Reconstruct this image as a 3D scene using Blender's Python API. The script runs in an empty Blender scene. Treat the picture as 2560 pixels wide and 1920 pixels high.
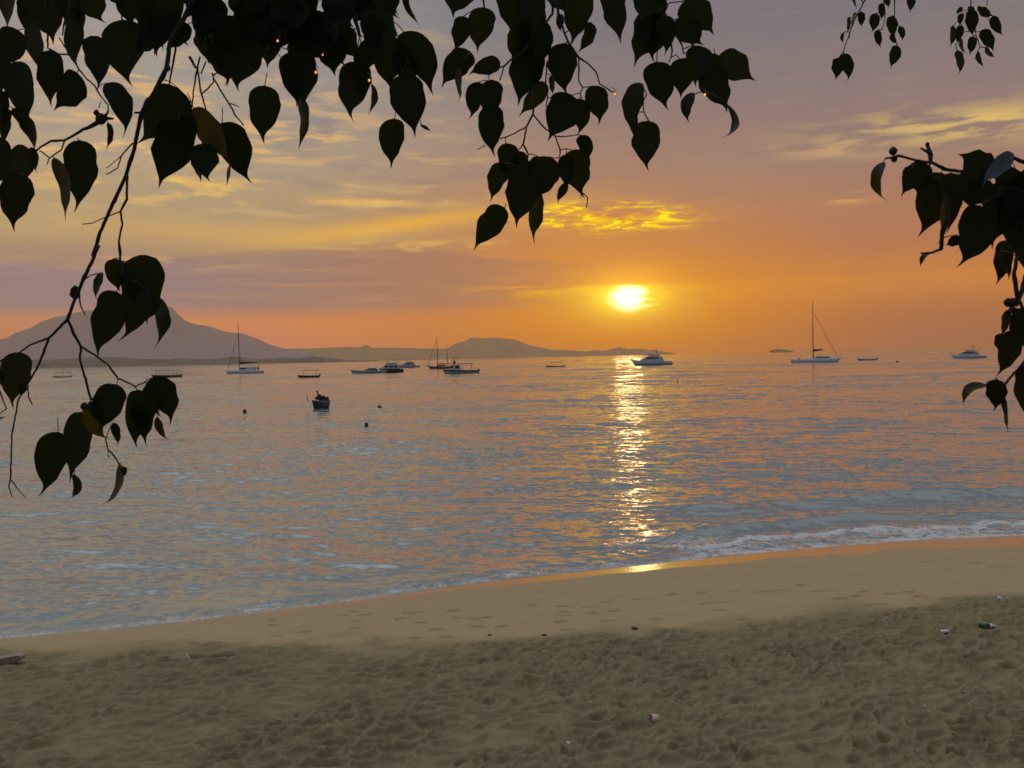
import bpy, bmesh, math, random
import numpy as np
from mathutils import Matrix, Vector, Euler

SC = bpy.context.scene
COL = SC.collection
R = math.radians

# ------------------------------------------------------------------ camera
FPX = 2217.0                 # focal length in photo pixels (2560 wide, 60 deg)
CAM_H = 4.5                  # metres above the sea
PITCH, ROLL = R(1.744), R(1.18)
cd = bpy.data.cameras.new("camera")
cd.sensor_width = 36.0
cd.lens = 36.0 * FPX / 2560.0
cd.clip_start, cd.clip_end = 0.1, 60000.0
cd.dof.use_dof = True
cd.dof.focus_distance = 45.0
cd.dof.aperture_fstop = 18.0
cam = bpy.data.objects.new("camera", cd)
COL.objects.link(cam)
CAM_M = (Matrix.Rotation(math.pi / 2 - PITCH, 3, 'X') @ Matrix.Rotation(-ROLL, 3, 'Z'))
cam.matrix_world = Matrix.Translation((0, 0, CAM_H)) @ CAM_M.to_4x4()
SC.camera = cam

def ray(px, py):
    return CAM_M @ Vector(((px - 1280) / FPX, -(py - 960) / FPX, -1.0))
def at_depth(px, py, d):
    return Vector((0, 0, CAM_H)) + ray(px, py) * d
def on_plane(px, py, z=0.0):
    r = ray(px, py)
    return Vector((0, 0, CAM_H)) + r * ((z - CAM_H) / r.z)
def px_m(p):                                   # metres per photo pixel at a point
    return (p - Vector((0, 0, CAM_H))).length / FPX

# ------------------------------------------------------------------ picture settings
SC.view_settings.view_transform = 'Standard'
SC.view_settings.look = 'None'
SC.view_settings.exposure = 0.14
SC.view_settings.gamma = 1.0
SC.render.engine = 'CYCLES'
SC.cycles.use_denoising = True
SC.cycles.max_bounces = 8
SC.cycles.volume_bounces = 1
SC.cycles.caustics_reflective = False
SC.cycles.caustics_refractive = False
SC.cycles.sample_clamp_indirect = 6.0

# ------------------------------------------------------------------ small node language
def lin(c):
    return tuple((x / 12.92 if x <= .04045 else ((x + .055) / 1.055) ** 2.4) for x in [v / 255.0 for v in c]) + (1.0,)

class E:
    """a socket with arithmetic"""
    def __init__(s, nt, sock): s.nt, s.s = nt, sock
    def _m(s, op, *a):
        n = s.nt.nodes.new('ShaderNodeMath'); n.operation = op
        for i, v in enumerate((s,) + a):
            if isinstance(v, E): s.nt.links.new(v.s, n.inputs[i])
            else: n.inputs[i].default_value = v
        return E(s.nt, n.outputs[0])
    def __add__(s, o): return s._m('ADD', o)
    __radd__ = __add__
    def __mul__(s, o): return s._m('MULTIPLY', o)
    __rmul__ = __mul__
    def __sub__(s, o): return s._m('SUBTRACT', o)
    def __rsub__(s, o): return (s * -1.0) + o
    def __truediv__(s, o): return s._m('DIVIDE', o)
    def pw(s, o): return s._m('POWER', o)
    def ab(s): return s._m('ABSOLUTE')
    def mx(s, o): return s._m('MAXIMUM', o)
    def mn(s, o): return s._m('MINIMUM', o)
    def ex(s): return s._m('EXPONENT')
    def ss(s, a, b, lo=0.0, hi=1.0):
        n = s.nt.nodes.new('ShaderNodeMapRange'); n.interpolation_type = 'SMOOTHSTEP'
        s.nt.links.new(s.s, n.inputs['Value'])
        rev = a > b
        if rev: a, b, lo, hi = b, a, hi, lo
        for k, v in (('From Min', a), ('From Max', b), ('To Min', lo), ('To Max', hi)):
            n.inputs[k].default_value = v
        return E(s.nt, n.outputs[0])

def gauss2(x, y, sx, sy):
    u, v = x / sx, y / sy
    return ((u * u + v * v) * -1.0).ex()

def xyz(nt, x, y, z):
    n = nt.nodes.new('ShaderNodeCombineXYZ')
    for i, v in enumerate((x, y, z)):
        if isinstance(v, E): nt.links.new(v.s, n.inputs[i])
        else: n.inputs[i].default_value = v
    return E(nt, n.outputs[0])

def noise(nt, vec, scale, detail=4.0, rough=0.5, dist=0.0, out='Fac'):
    n = nt.nodes.new('ShaderNodeTexNoise')
    nt.links.new(vec.s, n.inputs['Vector'])
    n.inputs['Scale'].default_value = scale
    n.inputs['Detail'].default_value = detail
    n.inputs['Roughness'].default_value = rough
    n.inputs['Distortion'].default_value = dist
    return E(nt, n.outputs[out])

def ramp(nt, fac, stops):
    n = nt.nodes.new('ShaderNodeValToRGB')
    nt.links.new(fac.s, n.inputs[0])
    el = n.color_ramp.elements
    while len(el) < len(stops): el.new(0.5)
    for e, (p, c) in zip(el, stops):
        e.position = p; e.color = c
    return E(nt, n.outputs[0])

def mixc(nt, fac, a, b, mode='MIX'):
    n = nt.nodes.new('ShaderNodeMix'); n.data_type = 'RGBA'; n.blend_type = mode
    n.clamp_factor = False
    for i, v in ((0, fac), (6, a), (7, b)):
        if isinstance(v, E): nt.links.new(v.s, n.inputs[i])
        else: n.inputs[i].default_value = v
    return E(nt, n.outputs[2])

# ------------------------------------------------------------------ sky
HAZE = 1.05e-4                 # density of the evening air over the bay (per metre), see the haze box
sd = ray(1568, 744).normalized()
SUN_AZ = math.degrees(math.atan2(sd.x, sd.y))
SUN_EL = math.degrees(math.asin(sd.z))

W = bpy.data.worlds.new("World"); SC.world = W; W.use_nodes = True
nt = W.node_tree; nt.nodes.clear()
tc = nt.nodes.new('ShaderNodeTexCoord')
sep = nt.nodes.new('ShaderNodeSeparateXYZ'); nt.links.new(tc.outputs['Generated'], sep.inputs[0])
X, Y, Z = (E(nt, sep.outputs[i]) for i in range(3))
DEG = 57.29578
el = Z._m('ARCSINE') * DEG                       # elevation, degrees
az = X._m('ARCTAN2', Y) * DEG                    # azimuth from straight ahead
da, de = az - SUN_AZ, el - SUN_EL
ang = xyz(nt, az, el, 0.0)
# slow warp so that no band is ruler straight
w1 = noise(nt, xyz(nt, az * 0.05, el * 0.22, 3.0), 1.0, 3.0) - 0.5
elw = el + w1 * 2.2 * el.ss(0.5, 6.0)
pos = (elw + 2.0) / 92.0
def stops(l): return [((e + 2.0) / 92.0, lin(c)) for e, c in l]
up = [(32, (172, 168, 166)), (48, (196, 198, 200)), (70, (188, 200, 210)), (89, (184, 200, 216))]
upl = [(23, (146, 146, 150)), (29, (202, 203, 202)), (48, (204, 214, 222)), (70, (192, 204, 214)), (89, (184, 200, 216))]
Lc = ramp(nt, pos, stops([(-2, (150, 100, 75)), (0, (206, 134, 98)), (2.6, (208, 137, 92)), (4.2, (174, 134, 111)),
      (6.5, (170, 138, 114)), (8.2, (186, 156, 112)), (11, (184, 160, 126)), (14, (178, 160, 138)), (18, (162, 152, 144))] + upl))
Rc = ramp(nt, pos, stops([(-2, (140, 92, 62)), (0, (172, 116, 80)), (1.5, (176, 116, 78)), (4.6, (197, 130, 76)), (6.0, (182, 121, 84)),
      (9, (174, 124, 98)), (12, (158, 127, 112)), (16, (140, 122, 119)), (20, (125, 117, 123)), (25, (118, 117, 128))] + up))
Bc = ramp(nt, pos, stops([(-2, (70, 74, 86)), (0, (84, 84, 94)), (8, (88, 90, 102)), (25, (98, 104, 118)), (50, (120, 128, 142)), (75, (170, 182, 196)), (89, (184, 200, 216))]))
side = az.ss(-20, 8)
base = mixc(nt, side, Lc, Rc)
back = az.ab().ss(55, 125)
base = mixc(nt, back, base, Bc)
# physical sky behind the cloud deck shows through a little, more overhead
sk = nt.nodes.new('ShaderNodeTexSky'); sk.sky_type = 'NISHITA'
sk.sun_disc = False
sk.sun_elevation = R(SUN_EL); sk.sun_rotation = R(SUN_AZ)
sk.dust_density = 3.0
nish = mixc(nt, 1.0, E(nt, sk.outputs[0]), (0.02, 0.02, 0.02, 1), 'MULTIPLY')
base = mixc(nt, el.ss(14, 50, 0.04, 0.22), base, nish)
# soft mottling of the whole deck
mot = noise(nt, xyz(nt, az * 0.055, elw * 0.16, 9.0), 1.0, 5.0, 0.55) - 0.5
base = mixc(nt, mot * 0.75 + 0.10, base, lin((122, 112, 118)))
# warm halo round the sun
halo = gauss2(da, de + 0.4, 11.5, 3.9)
base = mixc(nt, halo * 0.86, base, lin((220, 134, 16)))
halo2 = gauss2(da + 2.0, de - 3.0, 10.0, 5.5)
base = mixc(nt, halo2 * 0.4, base, lin((214, 140, 62)))
# grey cloud bank low on the left
edge_n = noise(nt, xyz(nt, az * 0.13, 2.5, 1.0), 1.0, 5.0, 0.55) - 0.5
top = (edge_n * 2.0 + 6.95) - (az + 10.0).ab().ss(0, 20) * 1.1
bank = (el - top).ss(0.05, -0.12) * el.ss(2.55, 3.9) * az.ss(9, -5)
bank_c = mixc(nt, az.ss(-26, 3), lin((150, 126, 120)), lin((172, 120, 88)))
base = mixc(nt, bank * 0.95, base, bank_c)
bank2 = (el - 5.9 - edge_n * 1.6).ss(0.3, -0.4) * el.ss(3.9, 4.9) * az.ss(-12, -24)
base = mixc(nt, bank2 * 0.4, base, lin((150, 128, 126)))
# faint cloud shelf right of the sun, at the height of its upper rim
shelf = (el - 4.55 - edge_n * 0.15).ss(0.05, -0.10) * el.ss(2.0, 4.4) * az.ss(1.0, 7.0)
base = mixc(nt, shelf * 0.25, base, lin((220, 146, 62)))
# golden lit streaks
sn = noise(nt, xyz(nt, az * 0.22 + el * 0.06, el * 1.25, 0.0), 1.0, 8.0, 0.62, 0.35)
def streak(w, lo, hi, col, k):
    global base
    base = mixc(nt, sn.ss(lo, hi) * w * k, base, col)
gold = lin((236, 182, 92))
streak(gauss2(az + 20, el - 16.0, 9.0, 1.9), .48, .64, lin((226, 178, 118)), .85)
streak(gauss2(az + 24, el - 12.6, 8.0, 1.2), .50, .64, lin((232, 186, 112)), .8)
streak(gauss2(az + 21, el - 10.6, 5.5, 0.9), .46, .60, lin((240, 190, 84)), .9)
streak(gauss2(az + 13.5, el - 13.6 - (az + 13.5) * 0.10, 4.0, 1.0), .46, .58, lin((240, 186, 98)), .8)
dk = noise(nt, xyz(nt, az * 0.28, el * 1.1, 5.0), 1.0, 6.0, 0.6)
base = mixc(nt, dk.ss(.47, .6) * gauss2(az + 13.0, el - 14.3 - (az + 13) * 0.05, 4.2, 0.55) * 0.8, base, lin((140, 124, 128)))
base = mixc(nt, dk.ss(.47, .6) * gauss2(az + 21.0, el - 14.4, 6.0, 0.7) * 0.6, base, lin((150, 138, 140)))
streak(gauss2(az + 8.5, el - 9.85 + (az + 8.5) * 0.035, 4.0, 0.28), .34, .58, lin((240, 186, 88)), .85)
# the broad golden swoosh
sw = gauss2(az + 7.0, (el - 8.2) - (az + 9.0) * 0.13 - w1 * 0.8, 8.5, 0.62)
base = mixc(nt, sw * 0.72, base, lin((238, 178, 62)))
sw2 = gauss2(az + 18.0, el - 7.9, 9.0, 0.8)
base = mixc(nt, sw2 * 0.45, base, lin((222, 172, 92)))
streak(gauss2(az + 5.5, el - 7.15, 6.0, 0.30), .46, .60, lin((240, 190, 96)), .8)
streak(gauss2(az + 22, el - 6.0, 5.0, 0.35), .46, .58, lin((228, 170, 110)), .8)
streak(gauss2(az - 28, el - 12.5 + (az - 28) * 0.05, 7.0, 0.95), .42, .57, lin((232, 194, 108)), .85)
streak(gauss2(az - 21, el - 11.9, 3.6, 0.6), .46, .62, lin((216, 172, 120)), .6)
streak(gauss2(az - 21, el - 9.0, 1.4, 0.28), .40, .52, lin((222, 164, 92)), .8)
streak(gauss2(az - 12, el - 12.2, 5.0, 0.5), .52, .64, lin((196, 146, 118)), .5)
# thin broken layers over the rest of the deck
base = mixc(nt, sn.ss(.50, .66) * el.ss(6.5, 10.0) * el.ss(24, 17) * az.ss(10, -8) * 0.34, base, lin((226, 184, 122)))
base = mixc(nt, dk.ss(.49, .63) * el.ss(8.0, 11.0) * az.ss(24, -2, 0.04, 0.26), base, lin((136, 122, 128)))
tx = noise(nt, xyz(nt, az * 0.16 + el * 0.03, el * 2.4, 11.0), 1.0, 7.0, 0.62, 0.3)
base = mixc(nt, tx.ss(.50, .68) * el.ss(2.8, 4.0) * el.ss(8.0, 6.0) * az.ss(16, -2) * 0.30, base, lin((206, 152, 104)))
base = mixc(nt, tx.ss(.50, .36) * el.ss(8.5, 11.5) * el.ss(24, 18) * az.ss(-2, 12) * 0.10, base, lin((184, 150, 126)))
# brilliant yellow cloud above the sun
bn = noise(nt, xyz(nt, az * 0.42 - el * 0.12, el * 2.3, 4.0), 1.0, 9.0, 0.70, 0.5)
wb = gauss2(az - 6.2, el - 8.75 + (az - 6.2) * 0.04, 5.0, 0.85)
base = mixc(nt, bn.ss(.38, .54) * wb * 1.0, base, lin((240, 176, 30)))
base = mixc(nt, bn.ss(.50, .60) * wb.ss(.10, .6), base, (1.15, 0.84, 0.0, 1))
# streaks beside the sun
s2 = noise(nt, xyz(nt, az * 0.25, el * 3.2, 7.0), 1.0, 6.0, 0.6)
base = mixc(nt, s2.ss(.46, .6) * gauss2(da + 5.0, de - 0.55, 4.5, 0.38) * 0.8, base, lin((250, 180, 40)))
base = mixc(nt, s2.ss(.5, .62) * gauss2(da + 4.0, de - 0.30, 4.0, 0.3) * 0.6, base, lin((196, 122, 44)))
# extra brightness added to the seaward sky above the frame, lighting sea and sand
gain = el.ss(21, 58) * Y.ss(-0.30, 0.55) * az.ss(18, -16, 0.55, 2.0) + 0.90
gn = nt.nodes.new('ShaderNodeVectorMath'); gn.operation = 'SCALE'; nt.links.new(base.s, gn.inputs[0]); nt.links.new(gain.s, gn.inputs['Scale']); base = E(nt, gn.outputs[0])
# what is seen low down comes through the haze box: give the sky behind it the colour that is left
tn = (el.mx(0.5) / DEG)._m('TANGENT')
path = (tn.pw(-1.0) * 427.0).mn(7600.0)
T_ = (path * -HAZE).ex()
hz_c = mixc(nt, az.ss(-26, 4), (0.285, 0.19, 0.080, 1), (0.285, 0.172, 0.068, 1))
air = mixc(nt, T_, hz_c, (0, 0, 0, 1))
def vmath(op, a, b):
    n = nt.nodes.new('ShaderNodeVectorMath'); n.operation = op
    nt.links.new(a.s, n.inputs[0])
    if isinstance(b, E): nt.links.new(b.s, n.inputs[1])
    else: n.inputs[1].default_value = b
    return E(nt, n.outputs[0])
base = vmath('SUBTRACT', base, air)
base = vmath('DIVIDE', base, xyz(nt, T_, T_, T_))
base = vmath('MAXIMUM', base, (0.0, 0.0, 0.0))
# the sun itself, burning through thin cloud: flat top, ragged sides
wob = noise(nt, xyz(nt, az * 0.55, el * 3.4, 2.0), 1.0, 4.0, 0.6) - 0.5
dl = da * (1.0 + wob * 1.5) + wob * 0.9
wob2 = noise(nt, xyz(nt, az * 0.5, el * 7.0, 6.0), 1.0, 4.0, 0.6) - 0.5
dl = dl + wob2 * 0.9
topcut = (de - wob * 0.25).ss(0.98, 0.60)
r2 = gauss2(dl, de + 0.05, 4.0, 1.55) * topcut
base = mixc(nt, r2 * 0.95, base, (1.0, 0.56, 0.0, 1))
r1 = gauss2(dl, de + 0.02, 2.2, 1.12)
base = mixc(nt, r1.ss(.08, .8) * topcut, base, (1.12, 0.86, 0.0, 1))
core = gauss2(dl - 0.1, de + 0.02, 1.08, 0.78).ss(.10, .80) * topcut
sun_c = mixc(nt, core, (0, 0, 0, 1), (4.4, 2.9, 1.8, 1))
base = mixc(nt, 1.0, base, sun_c, 'ADD')
aure = mixc(nt, gauss2(da, de - 0.1, 2.7, 1.5), (0, 0, 0, 1), (0.62, 0.42, 0.03, 1))          # soft aureole in the thin cloud
base = mixc(nt, 1.0, base, aure, 'ADD')
aure2 = mixc(nt, gauss2(da, de, 6.5, 2.6), (0, 0, 0, 1), (0.16, 0.085, 0.0, 1))
base = mixc(nt, 1.0, base, aure2, 'ADD')
bg = nt.nodes.new('ShaderNodeBackground'); nt.links.new(base.s, bg.inputs[0])
bg.inputs[1].default_value = 1.0
wo = nt.nodes.new('ShaderNodeOutputWorld'); nt.links.new(bg.outputs[0], wo.inputs[0])
W.cycles.sampling_method = 'MANUAL'; W.cycles.sample_map_resolution = 2048

# ------------------------------------------------------------------ sun lamp, low and veiled
sl = bpy.data.lights.new("sun", 'SUN'); sl.energy = 0.006; sl.angle = R(1.8); sl.color = (1.0, 0.66, 0.30)
so = bpy.data.objects.new("sun", sl); COL.objects.link(so)
so.rotation_euler = Vector((sd.x, sd.y, sd.z)).to_track_quat('Z', 'Y').to_euler()

# ------------------------------------------------------------------ helpers
def link_mesh(name, me, mat=None, parent=None, smooth=False):
    o = bpy.data.objects.new(name, me); COL.objects.link(o)
    for m in (mat if isinstance(mat, (list, tuple)) else [mat]):
        if m: me.materials.append(m)
    if parent: o.parent = parent
    if smooth: me.polygons.foreach_set('use_smooth', [True] * len(me.polygons))
    return o
def tag(o, label=None, cat=None, group=None, kind=None):
    for k, v in (('label', label), ('category', cat), ('group', group), ('kind', kind)):
        if v: o[k] = v
    return o
def empty(name, loc, rz=0.0, scale=1.0):
    o = bpy.data.objects.new(name, None); COL.objects.link(o)
    o.location = loc; o.rotation_euler = (0, 0, rz); o.scale = (scale,) * 3
    o.empty_display_size = 0.2
    return o

def mat(name, col, rough=0.6, metal=0.0, spec=0.5, var=0.12, vscale=8.0, bump=0.0):
    m = bpy.data.materials.new(name); m.use_nodes = True
    t = m.node_tree; b = t.nodes['Principled BSDF']
    tc = t.nodes.new('ShaderNodeTexCoord'); v = E(t, tc.outputs['Object'])
    n = noise(t, v, vscale, 5.0, 0.6)
    c0 = tuple(x * (1 - var) for x in col[:3]) + (1,); c1 = tuple(min(1, x * (1 + var)) for x in col[:3]) + (1,)
    c = ramp(t, n, [(0.3, c0), (0.7, c1)])
    t.links.new(c.s, b.inputs['Base Color'])
    b.inputs['Roughness'].default_value = rough
    b.inputs['Metallic'].default_value = metal
    b.inputs['Specular IOR Level'].default_value = spec
    if bump:
        bp = t.nodes.new('ShaderNodeBump'); bp.inputs['Strength'].default_value = bump; bp.inputs['Distance'].default_value = 0.01
        t.links.new(n.s, bp.inputs['Height']); t.links.new(bp.outputs[0], b.inputs['Normal'])
    return m

def grid_mesh(name, P):                       # P: (rows, cols, 3)
    r, c = P.shape[:2]
    me = bpy.data.meshes.new(name)
    i = np.arange(r * c, dtype=np.int32).reshape(r, c)
    q = np.stack([i[:-1, :-1], i[:-1, 1:], i[1:, 1:], i[1:, :-1]], -1).reshape(-1, 4)
    me.vertices.add(r * c); me.vertices.foreach_set('co', P.astype(np.float32).ravel())
    me.loops.add(q.size); me.loops.foreach_set('vertex_index', q.ravel())
    me.polygons.add(len(q)); me.polygons.foreach_set('loop_start', np.arange(0, q.size, 4, dtype=np.int32))
    me.polygons.foreach_set('use_smooth', np.ones(len(q), bool))
    me.update(calc_edges=True)
    return me
def set_attr(me, name, a):
    at = me.attributes.new(name, 'FLOAT', 'POINT'); at.data.foreach_set('value', np.asarray(a, np.float32).ravel())

def hsh(ix, iy, s):
    h = (ix.astype(np.int64) * 374761393 + iy.astype(np.int64) * 668265263 + s * 1442695041) & 0x7fffffff
    h = ((h ^ (h >> 13)) * 1274126177) & 0x7fffffff
    h = ((h ^ (h >> 15)) * 1103515245 + 12345) & 0x7fffffff
    return (h >> 7 & 0xffff) / 65535.0
def vnoise(x, y, s):
    ix, iy = np.floor(x), np.floor(y); fx, fy = x - ix, y - iy
    fx, fy = fx * fx * (3 - 2 * fx), fy * fy * (3 - 2 * fy)
    a, b, c, d = hsh(ix, iy, s), hsh(ix + 1, iy, s), hsh(ix, iy + 1, s), hsh(ix + 1, iy + 1, s)
    return (a + (b - a) * fx) * (1 - fy) + (c + (d - c) * fx) * fy - 0.5
def fbm(x, y, s, o=4):
    return sum(vnoise(x * 2 ** k + k * 7.3, y * 2 ** k - k * 3.1, s + k) * 0.5 ** k for k in range(o))
def worley(x, y, s, jit=0.9):
    ix, iy = np.floor(x), np.floor(y)
    f1 = np.full(x.shape, 9.0); f2 = f1.copy(); idv = np.zeros(x.shape)
    for dx in (-1, 0, 1):
        for dy in (-1, 0, 1):
            cx, cy = ix + dx, iy + dy
            d = (cx + .5 + jit * (hsh(cx, cy, s) - .5) - x) ** 2 + (cy + .5 + jit * (hsh(cx, cy, s + 11) - .5) - y) ** 2
            r = hsh(cx, cy, s + 23)
            f2 = np.minimum(f2, np.maximum(d, f1)); idv = np.where(d < f1, r, idv); f1 = np.minimum(f1, d)
    return np.sqrt(f1), np.sqrt(f2), idv
def sstep(x, a, b):
    t = np.clip((x - a) / (b - a), 0, 1); return t * t * (3 - 2 * t)

# ------------------------------------------------------------------ shoreline, measured on the water plane
SH = [(-400, 1628), (0, 1598), (174, 1581), (463, 1555), (579, 1539), (810, 1511), (1042, 1480), (1280, 1446), (1511, 1424), (1743, 1397), (1974, 1374), (2264, 1351), (2560, 1338), (2900, 1322)]
shp = np.array([on_plane(*p)[:2] for p in SH])
def ys(x):
    y = np.interp(x, shp[:, 0], shp[:, 1])
    y = np.where(x < shp[0, 0], shp[0, 1] + (x - shp[0, 0]) * 0.30, y)
    return np.where(x > shp[-1, 0], shp[-1, 1] + (x - shp[-1, 0]) * 0.26, y)
def sdist(x, y):                              # metres inland of the water's edge
    xs = np.stack([ys(x + k) for k in (-1.0, -.5, 0, .5, 1.0)]).mean(0)
    return (xs - y) * 0.958
def beach_h(s):
    return np.where(s > 0, 1.62 * (1 - np.exp(-np.maximum(s, 0) / 16.5 * 0.93 / 0.93)) * 1.0, 0.088 * s)
def on_sand(px, py):
    z = 0.6
    for _ in range(14):
        p = on_plane(px, py, z); z = float(beach_h(sdist(np.array([p.x]), np.array([p.y])))[0])
    return Vector((p.x, p.y, z))

DRY = [(-300, 1640), (0, 1632), (347, 1624), (579, 1610), (800, 1606), (1100, 1604), (1280, 1592), (1685, 1560), (1974, 1528), (2264, 1494), (2560, 1486), (2900, 1470)]
dr = np.array([on_sand(*p)[:2] for p in DRY])
def ydry(x): return np.interp(x, dr[:, 0], dr[:, 1])
WETW = [(-300, 0.04), (174, .05), (579, .14), (1042, .36), (1280, .62), (1511, .45), (1685, .7), (1945, .85), (2000, 1.1), (2264, 1.15), (2560, 1.2)]
wx = np.array([on_plane(p[0], np.interp(p[0], [q[0] for q in SH], [q[1] for q in SH]))[0] for p in WETW]); wv = np.array([p[1] for p in WETW])

# ------------------------------------------------------------------ sand: one sheet with pits, ridges and footprints
rows = np.concatenate([[-60, -20, -8, -3, 0, 1.2], 2.2 * (30 / 2.2) ** np.linspace(0, 1, 860), [34, 42, 60]])
cols = np.concatenate([[-60, -8, -3], np.linspace(-1.05, 1.05, 1000), [3, 8, 60]])
YY = np.repeat(rows[:, None], len(cols), 1)
XX = cols[None, :] * 0.62 * (np.maximum(rows, 0)[:, None] + 3.0)
S = sdist(XX, YY)
Hs = beach_h(S)
dry = (ydry(XX) - YY) + fbm(XX * 0.8, YY * 0.8, 5, 4) * 1.1
rough = sstep(dry, -0.25, 0.9)
rough_far = sstep(dry, -.1, .1)
wx_ = XX + fbm(XX * 1.3, YY * 1.3, 31, 3) * 0.35 + fbm(XX * 7, YY * 8, 33, 2) * 0.05
wy_ = YY + fbm(XX * 1.3, YY * 1.3, 37, 3) * 0.35 + fbm(XX * 7, YY * 8, 35, 2) * 0.05
f1, f2, idv = worley(wx_ / 0.33, wy_ / 0.24, 3)
g1, g2, gid = worley(wx_ / 0.15 + 5.5, wy_ / 0.12 + 2.2, 41)
k1, k2, kid = worley(wx_ / 0.10 + 1.5, wy_ / 0.08 + 8.2, 51)
cup = (np.clip(1 - (f2 - f1) / 0.62, 0, 1) ** 1.7 + 0.35 * np.minimum(f1, .7)) * np.clip(0.95 + 0.9 * fbm(XX * 1.1, YY * 1.4, 13, 2), .6, 1.4)
right = sstep(XX, -2.5, 2.5)                        # the right side is more trampled
tram = sstep(fbm(XX * 0.55 + 3, YY * 0.55, 61, 3) + 0.22 * right, 0.02, 0.22)
Hr = 0.062 * cup + 0.028 * tram * np.clip(1 - (g2 - g1) / 0.6, 0, 1) ** 1.6 + 0.022 * tram * np.minimum(k1, .7) ** 2 \
     + 0.04 * fbm(XX * 0.5, YY * 0.7, 17, 3) + 0.010 * fbm(XX * 5, YY * 6, 19, 3) - 0.03
Hs = Hs + rough * Hr + 0.014 * rough * np.exp(-np.maximum(dry, 0) / 0.8) * (1 + 2.0 * fbm(XX * 1.2, YY, 71, 2))
Hs = Hs + (1 - rough) * sstep(S, 0.3, 2.5) * (0.020 * fbm(XX * 0.35, YY * 0.5, 77, 3) + 0.003 * fbm(XX * 3, YY * 3, 78, 2))
def dent(px, py, L=0.27, Wd=0.11, dep=0.035, ang=None, rim=0.010):
    global Hs
    p = on_sand(px, py); a = ang if ang is not None else random.uniform(-.6, .6)
    dx, dy = XX - p.x, YY - p.y
    sel = np.where((np.abs(dx) < L * 1.5) & (np.abs(dy) < L * 1.5))
    u = dx[sel] * math.cos(a) + dy[sel] * math.sin(a); v = -dx[sel] * math.sin(a) + dy[sel] * math.cos(a)
    q = np.sqrt((u / (L / 2)) ** 2 + (v / (Wd / 2)) ** 2)
    Hs[sel] += -dep * sstep(q, 1.05, 0.55) + rim * np.exp(-((q - 1.25) / 0.25) ** 2)
random.seed(4)
FP_L = [(1180, 695), (1185, 715), (1195, 760), (1315, 740), (1480, 672), (1530, 655), (1545, 695), (1530, 725), (1575, 668), (1760, 660), (1800, 660), (1735, 685), (1820, 700), (1960, 650), (1980, 680), (2045, 685), (2100, 678), (2060, 718), (1890, 730), (2170, 718), (1790, 770), (1930, 765), (850, 800), (905, 808), (985, 805), (925, 793)]
FP_R = [(95, 625), (220, 632), (225, 655), (230, 672), (210, 697), (335, 635), (350, 660), (410, 615), (440, 653), (420, 695), (240, 735), (545, 600), (690, 580), (820, 573), (960, 565), (1255, 540), (1520, 570), (1490, 590), (1640, 580), (1720, 570), (1755, 590), (2100, 465), (1900, 430), (1800, 440), (2000, 445), (1420, 600), (620, 690), (900, 650), (1750, 648), (1010, 690)]
for x, y in FP_L: dent(x / 1.728, 1150 + y / 1.728, dep=random.uniform(.05, .085))
for x, y in FP_R: dent(1280 + x / 1.728, 1150 + y / 1.728, dep=random.uniform(.05, .085))
for x, y, L in ((1130, 565, .9), (1350, 567, .5), (870, 618, .7), (1575, 627, .7), (1910, 600, .6)): dent(1280 + x / 1.728, 1150 + y / 1.728, L=L, Wd=.13, dep=.04, ang=.1)
for k in range(220):                                # churned footprints in the dry sand
    px, py = random.uniform(-50, 2600), random.uniform(1560, 1910)
    if px < 1150 and random.random() < .6: continue
    p = on_sand(px, py)
    if ydry(np.array([p.x]))[0] - p.y > .2: dent(px, py, L=random.uniform(.16, .3), Wd=random.uniform(.09, .16), dep=random.uniform(.02, .045), ang=random.uniform(0, 3.1), rim=.014)
dent(505, 1653, L=1.5, Wd=.34, dep=.09, ang=.15, rim=.02)      # the longer scooped hollows at the edge of the dry sand
dent(60, 1676, L=1.1, Wd=.3, dep=.06, ang=-.1, rim=.02)
dent(400, 1660, L=.7, Wd=.2, dep=.06, ang=.5, rim=.02)
me = grid_mesh('sand', np.stack([XX, YY, Hs], -1))
wetw = 1.35 * np.interp(XX, wx, wv) * (1 + 0.5 * fbm(XX * 0.9, YY * 0.15, 91, 3))
set_attr(me, 'sheen', sstep(S, wetw, wetw - 0.10) * sstep(S, -3, -2.5))
set_attr(me, 'damp', 1 - sstep(dry, -0.5, 0.8))
m = bpy.data.materials.new('beach_sand'); m.use_nodes = True; t = m.node_tree; b = t.nodes['Principled BSDF']
tc = t.nodes.new('ShaderNodeTexCoord'); v = E(t, tc.outputs['Object'])
def attr(t, n):
    a = t.nodes.new('ShaderNodeAttribute'); a.attribute_name = n; return E(t, a.outputs['Fac'])
n1 = noise(t, v, 2.2, 6.0, 0.6); n2 = noise(t, v, 160.0, 3.0, 0.7); n3 = noise(t, v, 26.0, 4.0, 0.65)
cd_ = ramp(t, n1, [(.3, (0.245, 0.188, 0.098, 1)), (.7, (0.325, 0.252, 0.136, 1))])
cd_ = mixc(t, n3.ss(.56, .70) * 0.35, cd_, (0.20, 0.15, 0.105, 1))
cd_ = mixc(t, n2.ss(.60, .72) * 0.5, cd_, (0.16, 0.13, 0.10, 1))
cw = ramp(t, n1, [(.3, (0.42, 0.30, 0.165, 1)), (.7, (0.47, 0.34, 0.19, 1))])
damp, sheen = attr(t, 'damp'), attr(t, 'sheen')
c = mixc(t, damp, cd_, cw)
c = mixc(t, sheen * 0.55, c, (0.13, 0.095, 0.065, 1))
t.links.new(c.s, b.inputs['Base Color'])
rg = damp * -0.08 + 0.95
t.links.new(rg.s, b.inputs['Roughness'])
b.inputs['Specular IOR Level'].default_value = 0.12
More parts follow.
